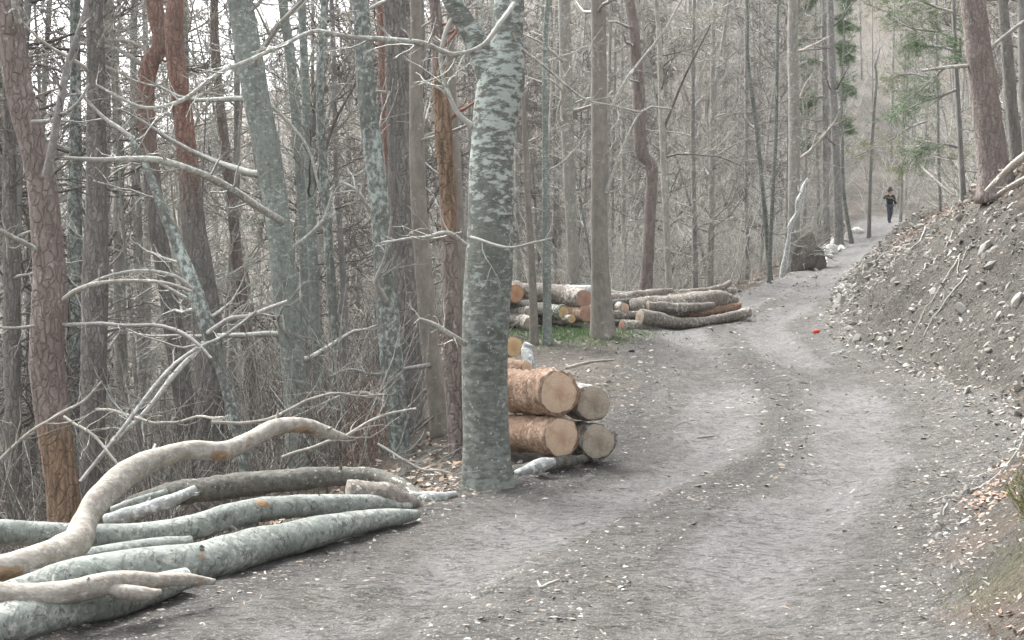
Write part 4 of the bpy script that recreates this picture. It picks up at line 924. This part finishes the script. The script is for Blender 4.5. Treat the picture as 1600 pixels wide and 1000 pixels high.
brush(420, 27, 66, .02, .42, 'paletwig', 'pale_saplings', 'pale upright saplings behind the far log pile and over the bank', (1.2, 4.5), 3)
brush(950, 50, 115, -.46, .46, 'paletwig', 'slope_brush', 'thin pale brush covering the wooded slope in the distance', (1.5, 5.0), 2, r0=.007, kids=6, cond=lambda x, y: (x/y > -.12) | (y < 62))
# fallen twigs behind the left logs: each lies across the others
for i, (pl, Y) in enumerate([([(0,720,7,10),(60,670,7,10),(120,640,7,10.2),(160,600,5,10.3)], 10), ([(100,650,6,10),(160,700,6,9.8),(200,740,5,9.7)], 10),
        ([(125,750,9,9.6),(180,680,9,10),(250,590,9,10.5),(320,540,8,11),(400,490,6,11.5)], 10), ([(440,712,7,9.6),(520,690,8,9.8),(590,650,7,10),(650,640,5,10.2)], 10),
        ([(330,660,8,10),(420,650,8,10.2),(520,615,6,10.4),(600,618,5,10.6)], 10), ([(590,690,6,9.8),(640,720,6,9.7),(700,745,5,9.6)], 10), ([(150,640,7,10.5),(260,660,7,10.3),(350,650,6,10.2)], 10)]):
    labs = ['fallen pale twig slanting up across the foot of the leftmost pine', 'short twig falling to the right from the leftmost pine', 'long dead branch leaning up toward the leaning lichen-green tree', 'bent dead branch above the end of the arching dark log',
            'long level dead branch above the S-shaped bare branch', 'thin drooping twig near the foot of the forked tree', 'thin dead branch lying level above the felled logs']
    K = catmull(trace(pl, Y), 20); g = Geo(); K[:, 2] += fbm(K[:, 0]*4, i, 0, 2)*.03
    K[:, 3] *= .72; V, Q = tubes(K[None, :, :3], K[None, :, 3], 6); g.add(V, Q)
    a, ra = sprout(K[None, :, :3], K[None, :, 3], 12, (.15, .7, 0), .5, (.4, 1.1), .04, .2, (.1, 1), 6, .004, .3); V, Q = tubes(a, ra, 3); g.add(V, Q)
    c0 = K[0, :3]
    o = link('dead_branch', g.mesh('dead_branch', [M['twig']], c0), None, c0); tag(o, labs[i], 'branch')

# ------------------------------------------------------------------ conifers on the right
def bough(geo, ngeo, pl, Y, nside=22, sl=.45, dens=1., nl=.05, droop=.15):
    K = catmull(trace(pl, Y), 16); A = K[None, :, :3]; RA = K[None, :, 3]
    V, Q = tubes(A, RA, 5); geo.add(V, Q)
    a, ra = sprout(A, RA, nside, (sl*.6, sl, 0), .5, (.6, 1.1), -.04*droop, .12, (.12, 1), 6, .004, .4)
    b, rb = sprout(a, ra, 5, (.3, .5, 1), .6, (.5, .9), -.03, .08, (.2, 1), 4, .003, .6)
    for q, rq in ((a, ra), (b, rb)):
        q[..., 2] = q[:, :1, 2]+(q[..., 2]-q[:, :1, 2])*.45
        V, Q = tubes(q, rq, 3); geo.add(V, Q)
        B, Nn, _ = q.shape; m = int(14*dens) if Nn == 4 else int(20*dens)
        i = np.repeat(np.arange(B), m); t = rng.random(len(i))*(Nn-1); k = np.minimum(t.astype(int), Nn-2); f = (t-k)[:, None]
        p = q[i, k]*(1-f)+q[i, k+1]*f; tn = nrm(q[i, k+1]-q[i, k]); p = p+rng.normal(size=p.shape)*nl*.35; d = nrm(tn*.7+rng.normal(size=p.shape)*.7)*nl*rng.uniform(.7, 1.2, len(i))[:, None]
        w = nrm(np.cross(d, rng.normal(size=p.shape)))*nl*.075
        V = np.stack([p-w, p+w, p+d], 1).reshape(-1, 3); ngeo.add(V, T=np.arange(len(V)).reshape(-1, 3))
def conifer(x0, pl_trunk, Y, boughs, label, name='conifer', nmat='needle', nl=.06, dens=1., nside=22, sl=.5):
    K = trace(pl_trunk, Y)[::-1]; gz = hz(K[0][0], K[0][1]); K[0][2] = min(K[0][2], gz-.1); loc = np.array([K[0][0], K[0][1], gz])
    root = empty(name, loc, label, 'tree')
    me, KK = bole(K, 12, 40, .05, 6, .15, 5, loc, 'trunk', M['far']); link('trunk', me, root)
    for b in boughs:
        g = Geo(); h = Geo(); bough(g, h, b, Y, nside, sl, dens, nl)
        bo = link('bough', g.mesh('bough', [M['twig']], loc), root)
        link('needles', h.mesh('needles', [M[nmat]], loc, smooth=False), bo)
conifer(0, [(1478,-260,4),(1488,-40,5),(1494,100,6),(1500,200,6.5),(1506,292,8)], 23.5, [
    [(1492,100,5),(1470,110,4),(1445,135,3),(1415,160,2),(1385,195,2)], [(1494,140,5),(1470,150,4),(1440,160,3),(1410,175,2)],
    [(1493,60,5),(1465,50,4),(1430,45,3),(1390,30,2)], [(1491,20,5),(1460,10,4),(1420,-5,3),(1380,-10,2)], [(1496,230,5),(1470,225,4),(1445,235,3),(1420,255,2)],
    [(1494,80,5),(1475,75,4),(1450,72,3),(1425,70,2)], [(1492,100,5,23.5),(1500,90,4,22.8),(1500,60,3,22.2)]],
    'young conifer with drooping green boughs just left of the big pine on the bank', nmat='needle', dens=.9, sl=.85, nl=.06, nside=24)
conifer(0, [(1462,-120,3),(1464,60,4),(1466,200,4.5),(1470,310,5)], 33, [
    [(1447,190,4),(1420,200,3),(1380,225,2),(1335,245,2)], [(1445,60,4),(1420,40,3),(1390,20,2),(1350,5,2)], [(1446,120,4),(1415,115,3),(1385,125,2)], [(1449,240,4),(1470,245,3),(1500,250,2)], [(1449,220,4),(1425,235,3),(1400,262,2)],
    [(1446,30,4),(1470,20,3),(1500,25,2)], [(1445,0,4),(1415,-10,3),(1370,-20,2)]],
    'yellowish green conifer behind the young one, over the bank', nmat='palneedle', nl=.07, dens=.75, sl=1.0, nside=22)
conifer(0, [(1288,-190,4),(1288,60,7),(1290,220,9),(1292,380,11)], 60, [
    [(1289,y_, 6), (1289+s_*24, y_+6, 4), (1289+s_*(42-i*1), y_+22, 3)] for i, (y_, s_) in enumerate([(-60,1),(-50,-1),(-20,1),(-5,-1),(25,1),(40,-1),(70,1),(95,-1),(125,1),(150,-1),(185,1),(215,-1)])],
    'tall hazy blue-green spruce over the road bend', name='spruce_tree', nl=.15, dens=1.3, nside=26, sl=1.1)
# moss-green shrub in the lower right corner
c = P(1611, 945, 5.75); gz = hz(c[0], c[1])
root = empty('evergreen_shrub', (c[0], c[1], gz), 'small yellow-green evergreen shrub in the bottom right corner at the foot of the bank', 'shrub')
g = Geo(); h = Geo()
for i in range(46):
    d = nrm(np.array([random.gauss(0, .45), random.gauss(0, .45), 1.]))*random.uniform(.16, .30); b = np.array([c[0]+.05+random.gauss(0, .03), c[1]+random.gauss(0, .04), gz-.02])
    t = np.linspace(0, 1, 6)[:, None]; q = (b+d*t+np.array([0, 0, .03])*t*t)[None]; R = np.full((1, 6), .003)
    V, Q = tubes(q, R, 3); g.add(V, Q)
    a, ra = sprout(q, R, 14, (.04, .10, 0), .7, (.4, .9), .1, .1, (.2, 1), 4, .0015, .6); V, Q = tubes(a, ra, 3); g.add(V, Q)
    m = 26; ii = np.repeat(np.arange(14), m); f = rng.random(len(ii))*3; k = np.minimum(f.astype(int), 2); f = (f-k)[:, None]
    p = a[ii, k]*(1-f)+a[ii, k+1]*f; dd = nrm(rng.normal(size=p.shape)+np.array([0, 0, .5]))*.010; w = nrm(np.cross(dd, rng.normal(size=p.shape)))*.0022
    V = np.stack([p-w, p+w, p+dd], 1).reshape(-1, 3); h.add(V, T=np.arange(len(V)).reshape(-1, 3))
link('stems', g.mesh('stems', [M['brown']], (c[0], c[1], gz)), root); link('foliage', h.mesh('foliage', [M['juniper']], (c[0], c[1], gz), smooth=False), root)
# grass and dry stalks round it
g = Geo(); n = 500; x = rng.uniform(1.95, 2.5, n); y = rng.uniform(4.9, 6.0, n); p0 = pts(x, y)
d = np.stack([rng.normal(size=n)*.5, rng.normal(size=n)*.5, np.ones(n)*.7], 1)*rng.uniform(.02, .10, n)[:, None]; wv = nrm(rng.normal(size=(n, 3)))*np.array([1, 1, 0])*.0018
ok = fbm(x*4, y*4, 3., 2) > -.05; V = np.stack([p0-wv, p0+wv, p0+d], 1)[ok].reshape(-1, 3); g.add(V, T=np.arange(len(V)).reshape(-1, 3))
o = link('dry_grass', g.mesh('dry_grass', [M['juniper']])); tag(o, 'sparse dry yellow-green grass round the shrub in the corner', 'grass', kind='stuff')

# ------------------------------------------------------------------ roots and twigs on the bank
rm = []
for i in range(46):
    y = 7+26*random.random(); K = knots(np.array([y]))[0][0]; t0 = random.uniform(.25, 1.02); x = K[5]+(K[6]-K[5])*t0
    if x/y > .43: continue
    n = 9; L = random.uniform(.35, 1.3); q = []; dx = -random.uniform(.2, .8); dy = -random.uniform(.2, 1.); 
    for k in range(n):
        q.append([x, y, hz(x, y)+.02+.03*math.sin(k/(n-1)*3.14)*random.random()]); x += dx*L/n; y += dy*L/n; dx += random.gauss(0, .12); dy += random.gauss(0, .12)
    g = Geo(); r = random.uniform(.006, .014)*(1+y*.02); V, Q = tubes(np.array(q)[None], np.linspace(r, r*.35, n)[None], 5); g.add(V, Q)
    link('root', g.mesh('root', [M[random.choice(('twig', 'brown', 'bare'))]]), earth_bank)
for pl, Y, lab in [([(1640,215,14,19),(1600,245,14,19.2),(1572,268,11,19.5),(1540,300,7,19.6)], 19, 'pale dead branch lying on the bank crest at the right edge of the picture'),
                   ([(1630,265,10,18.4),(1590,285,9,18.7),(1560,303,6,19)], 19, 'thinner dead branch just below the pale one on the bank crest'),
                   ([(1440,262,4,24),(1465,285,5,23.6),(1490,306,4,23.2)], 23, 'thin dead stick leaning behind the bank crest left of the big pine'),
                   ([(1600,770,3,9),(1560,785,4,8.9),(1500,800,4,8.8),(1440,815,2,8.7)], 9, 'thin twig reaching onto the road from the leaf-covered right verge')]:
    K = catmull(trace(pl, Y), 18); K[:, 2] = np.maximum(K[:, 2], height(K[:, 0], K[:, 1])+K[:, 3]*.6); g = Geo(); V, Q = tubes(K[None, :, :3], K[None, :, 3], 7); g.add(V, Q)
    a, ra = sprout(K[None, :, :3], K[None, :, 3], 5, (.1, .4, 0), .5, (.4, 1.), .04, .15, (.1, 1), 5, .004, .3); V, Q = tubes(a, ra, 3); g.add(V, Q)
    o = link('dead_branch', g.mesh('dead_branch', [M['bare']], K[0, :3]), None, K[0, :3]); tag(o, lab, 'branch')
# white stones along the road beyond the bend and on the crest
gs = 'white stones edging the far bend of the road'
for i in range(64):
    t = random.random(); px = 1262+t*100; py = 428-t*58+random.gauss(0, 2.5); Y = 44+t*19
    K = knots(np.array([Y]))[0][0]; x = K[3]+.05+random.gauss(0, .25); s = random.uniform(.10, .26)
    o = place_stone(x, Y+random.gauss(0, .4), s, None, sink=-.3); o.data = stone_white[random.randrange(4)]
    o.name = 'white_stone'; tag(o, 'white limestone rock in the row along the left edge of the far road', 'stone', gs)
gs = 'white stones on the far crest of the bank'
for i in range(20):
    px = random.uniform(1424, 1470); Y = random.uniform(37, 44); c = P(px, 320, Y); s = random.uniform(.06, .17)
    o = place_stone(c[0], Y, s, None, sink=-.2); o.name = 'crest_stone'; tag(o, 'pale limestone rock lying on the far crest of the bank', 'stone', gs)
c = P(1262, 408, 44); z0 = hz(c[0], c[1]); root = empty('uprooted_stump', (c[0], c[1], z0), 'dark earthy root mass of a fallen tree beside the broken white birch', 'stump')
vt, tt = blob_proto(3, 31); vt = vt*np.array([.55, .42, .85]); vt[:, :2] *= (1.15-.45*np.clip(vt[:, 2:3], -1, 1.2)); vt += (fbm(vt[:, 0]*5, vt[:, 1]*5, vt[:, 2]*5, 3)*.12)[:, None]; vt[:, 2] += .5
M['rootsoil'] = bark('dark root soil', (.20, .185, .165), (.08, .075, .065), None, plates=(6, 6, 3), bd=.04)
link('root_ball', mesh_np('root_ball', vt, [tt], [M['rootsoil']]), root)
for i in range(26):
    a_ = random.uniform(0, 6.28); p = np.array([.35*math.cos(a_), .3*math.sin(a_), random.uniform(.2, .8)]); d = nrm(np.array([math.cos(a_), math.sin(a_), random.uniform(-.5, 1.2)])); q = [p]
    for k in range(6): q.append(q[-1]+d*.13); d = nrm(d+np.array([random.gauss(0, .3) for _ in range(3)]))
    V, Q = tubes(np.array(q)[None], np.linspace(.03, .008, 7)[None], 5); link('root', mesh_np('root', V, [Q], [M['twig']]), root)
# roadside lumps
for pl, Y, lab in (((1168,738), 9.9, 'flat pale stone lying in the middle of the road'), ((1552,560), 14, 'pale stone at the foot of the bank near the right edge')):
    pass
c = P(1276, 511, 22.6); z0 = hz(c[0], c[1])
vt, tt = blob_proto(2, 77); me = mesh_np('red_scrap', vt*np.array([.075, .05, .06]), [tt], [M['red']]); o = link('red_scrap', me, None, (c[0], c[1], z0+.04)); tag(o, 'small bright red scrap lying at the foot of the bank by the bend', 'scrap')

# ------------------------------------------------------------------ the walker on the far road
def skin_mesh(name, joints, edges, mat, parent, sub=1, loc=None, roots=0):
    me = bpy.data.meshes.new(name); me.from_pydata([j[0] for j in joints], edges, []); me.materials.append(mat)
    o = bpy.data.objects.new(name, me); C.objects.link(o)
    me.skin_vertices or o.modifiers.new('s', 'SKIN')
    if not o.modifiers: o.modifiers.new('s', 'SKIN')
    if not me.skin_vertices:
        import bmesh
        bm = bmesh.new(); bm.from_mesh(me); bm.verts.layers.skin.verify(); bm.to_mesh(me); bm.free()
    for i, j in enumerate(joints):
        r = j[1]; me.skin_vertices[0].data[i].radius = r if isinstance(r, tuple) else (r, r)
        me.skin_vertices[0].data[i].use_root = (i == roots)
    m = o.modifiers.new('u', 'SUBSURF'); m.levels = sub; m.render_levels = sub
    o.parent = parent
    return o
pc = P(1390, 364, 64); px_, py_ = pc[0], pc[1]
person = empty('person', (px_, py_, hz(px_, py_)), 'person in dark hat, black jacket and blue-grey trousers on the far end of the road', 'person')
person.rotation_euler = (0, 0, math.radians(8)); person.scale = (.96, .96, .96)
mk = lambda n, c: plain(n, c, .85, .15)
M['skin'] = mk('skin', (.50, .33, .25)); M['jacket'] = mk('black jacket cloth', (.012, .012, .014)); M['jeans'] = mk('blue grey trouser cloth', (.07, .08, .12)); M['boot'] = mk('dark boots', (.02, .018, .016)); M['hat'] = mk('dark hat felt', (.018, .016, .016)); M['hair'] = mk('dark hair', (.03, .02, .015))
# faces the camera (-y); mid stride, one hand raised to the face, the other in front of the waist
J = [((0,0,.98),(.13,.10)),((0,0,1.15),(.12,.09)),((0,.0,1.36),(.16,.10)),((0,0,1.50),(.055,.055)),((0,-.01,1.58),(.055,.06)),((0,-.02,1.67),(.075,.09)),((0,-.01,1.76),(.06,.07)),
     ((-.19,0,1.41),.055),((-.36,-.04,1.30),.042),((-.25,-.20,1.47),.034),((-.20,-.24,1.52),(.02,.035)),
     ((.19,0,1.41),.055),((.29,.02,1.15),.042),((.27,-.14,.96),.034),((.26,-.18,.90),(.02,.035)),
     ((-.09,0,.90),.085),((-.10,-.08,.50),.058),((-.09,-.06,.10),.04),((-.09,-.20,.05),(.045,.03)),
     ((.09,0,.90),.085),((.10,.05,.50),.058),((.09,.22,.14),.04),((.09,.12,.05),(.045,.03))]
E = [(0,1),(1,2),(2,3),(3,4),(4,5),(5,6),(2,7),(7,8),(8,9),(9,10),(2,11),(11,12),(12,13),(13,14),(0,15),(15,16),(16,17),(17,18),(0,19),(19,20),(20,21),(21,22)]
skin_mesh('body', J, E, M['skin'], person, 2)
grow = lambda r, k: tuple(q*k+.012 for q in (r if isinstance(r, tuple) else (r, r)))
def sub_(ids, k): return [(J[i][0], grow(J[i][1], k)) for i in ids]
skin_mesh('jacket', [((0,0,.86),(.19,.15)),((0,0,1.15),(.175,.14)),((0,0,1.36),(.21,.15)),((0,0,1.52),(.10,.10))]+sub_([7,8,9,11,12,13], 1.35), [(0,1),(1,2),(2,3),(2,4),(4,5),(5,6),(2,7),(7,8),(8,9)], M['jacket'], person, 2)
skin_mesh('trousers', sub_([0,15,16,17,19,20,21], 1.12), [(0,1),(1,2),(2,3),(0,4),(4,5),(5,6)], M['jeans'], person, 2)
for a_, b_ in ((17, 18), (21, 22)):
    skin_mesh('boot', [(J[a_][0], (.055,.055)), (J[b_][0], (.06,.045))], [(0,1)], M['boot'], person, 1)
for hx, hy, hz_, sx in ((-.19,-.25,1.54,1), (.26,-.2,.86,-1)):
    for f_ in range(4):
        b = (hx+sx*.01*f_-.01, hy-.01, hz_-.01+.004*f_); skin_mesh('finger', [(b, .008), ((b[0]+sx*.004, b[1]-.02, b[2]+.045-.004*abs(f_-1)), .007), ((b[0]+sx*.012, b[1]+.0, b[2]+.07-.006*abs(f_-1)), .006)], [(0,1),(1,2)], M['skin'], person, 1)
    skin_mesh('thumb', [((hx+sx*.03, hy, hz_-.03), .009), ((hx+sx*.05, hy-.02, hz_+.01), .008)], [(0,1)], M['skin'], person, 1)
import bmesh
def lathe(name, prof, mat, parent, loc, sx=1., sy=1.):
    n = 20; V = [[math.cos(k/n*6.2832)*r*sx, math.sin(k/n*6.2832)*r*sy, z] for r, z in prof for k in range(n)]
    Q = [[i*n+k, i*n+(k+1) % n, (i+1)*n+(k+1) % n, (i+1)*n+k] for i in range(len(prof)-1) for k in range(n)]
    return link(name, mesh_np(name, np.array(V), [np.array(Q)], [mat]), parent, loc)
lathe('hat', [(.001,.15),(.06,.145),(.085,.11),(.10,.02),(.19,-.015),(.19,-.025),(.098,0),(.09,-.03)], M['hat'], person, (0,-.01,1.74), 1, 1.1)
lathe('hair', [(.06,-.14),(.092,-.08),(.10,0),(.088,.06),(.03,.1)], M['hair'], person, (0,.022,1.71))
for s_ in (-1, 1):
    lathe('eye', [(.001,.007),(.009,.003),(.009,-.003),(.001,-.007)], M['hair'], person, (s_*.032,-.108,1.69)); lathe('ear', [(.001,.03),(.014,.015),(.014,-.015),(.001,-.03)], M['skin'], person, (s_*.084,-.01,1.68))
lathe('nose', [(.003,.03),(.010,.0),(.014,-.012),(.004,-.02)], M['skin'], person, (0,-.115,1.665)); lathe('mouth', [(.001,.005),(.024,.002),(.024,-.003),(.001,-.006)], M['redleaf'], person, (0,-.10,1.625), 1, .4)

# ------------------------------------------------------------------ haze
hm = bpy.data.materials.new('haze air'); hm.use_nodes = True; nt = hm.node_tree; nt.nodes.clear()
pv = nt.nodes.new('ShaderNodeVolumePrincipled'); pv.inputs['Density'].default_value = .00035; pv.inputs['Color'].default_value = (.97, .98, 1, 1); pv.inputs['Anisotropy'].default_value = 0.1
mo = nt.nodes.new('ShaderNodeOutputMaterial'); nt.links.new(pv.outputs[0], mo.inputs['Volume'])
zlo, zhi = -22., 95.
V = np.array([[x, y, z] for x in (-260, 260) for y in (-30, 270) for z in (zlo, zhi)], float)
me = mesh_np('haze', V, [np.array([[0,1,3,2],[4,6,7,5],[0,4,5,1],[2,3,7,6],[0,2,6,4],[1,5,7,3]])], [hm], False)
o = link('haze', me); o['kind'] = 'stuff'; tag(o, 'thin grey haze between the trees', 'haze')
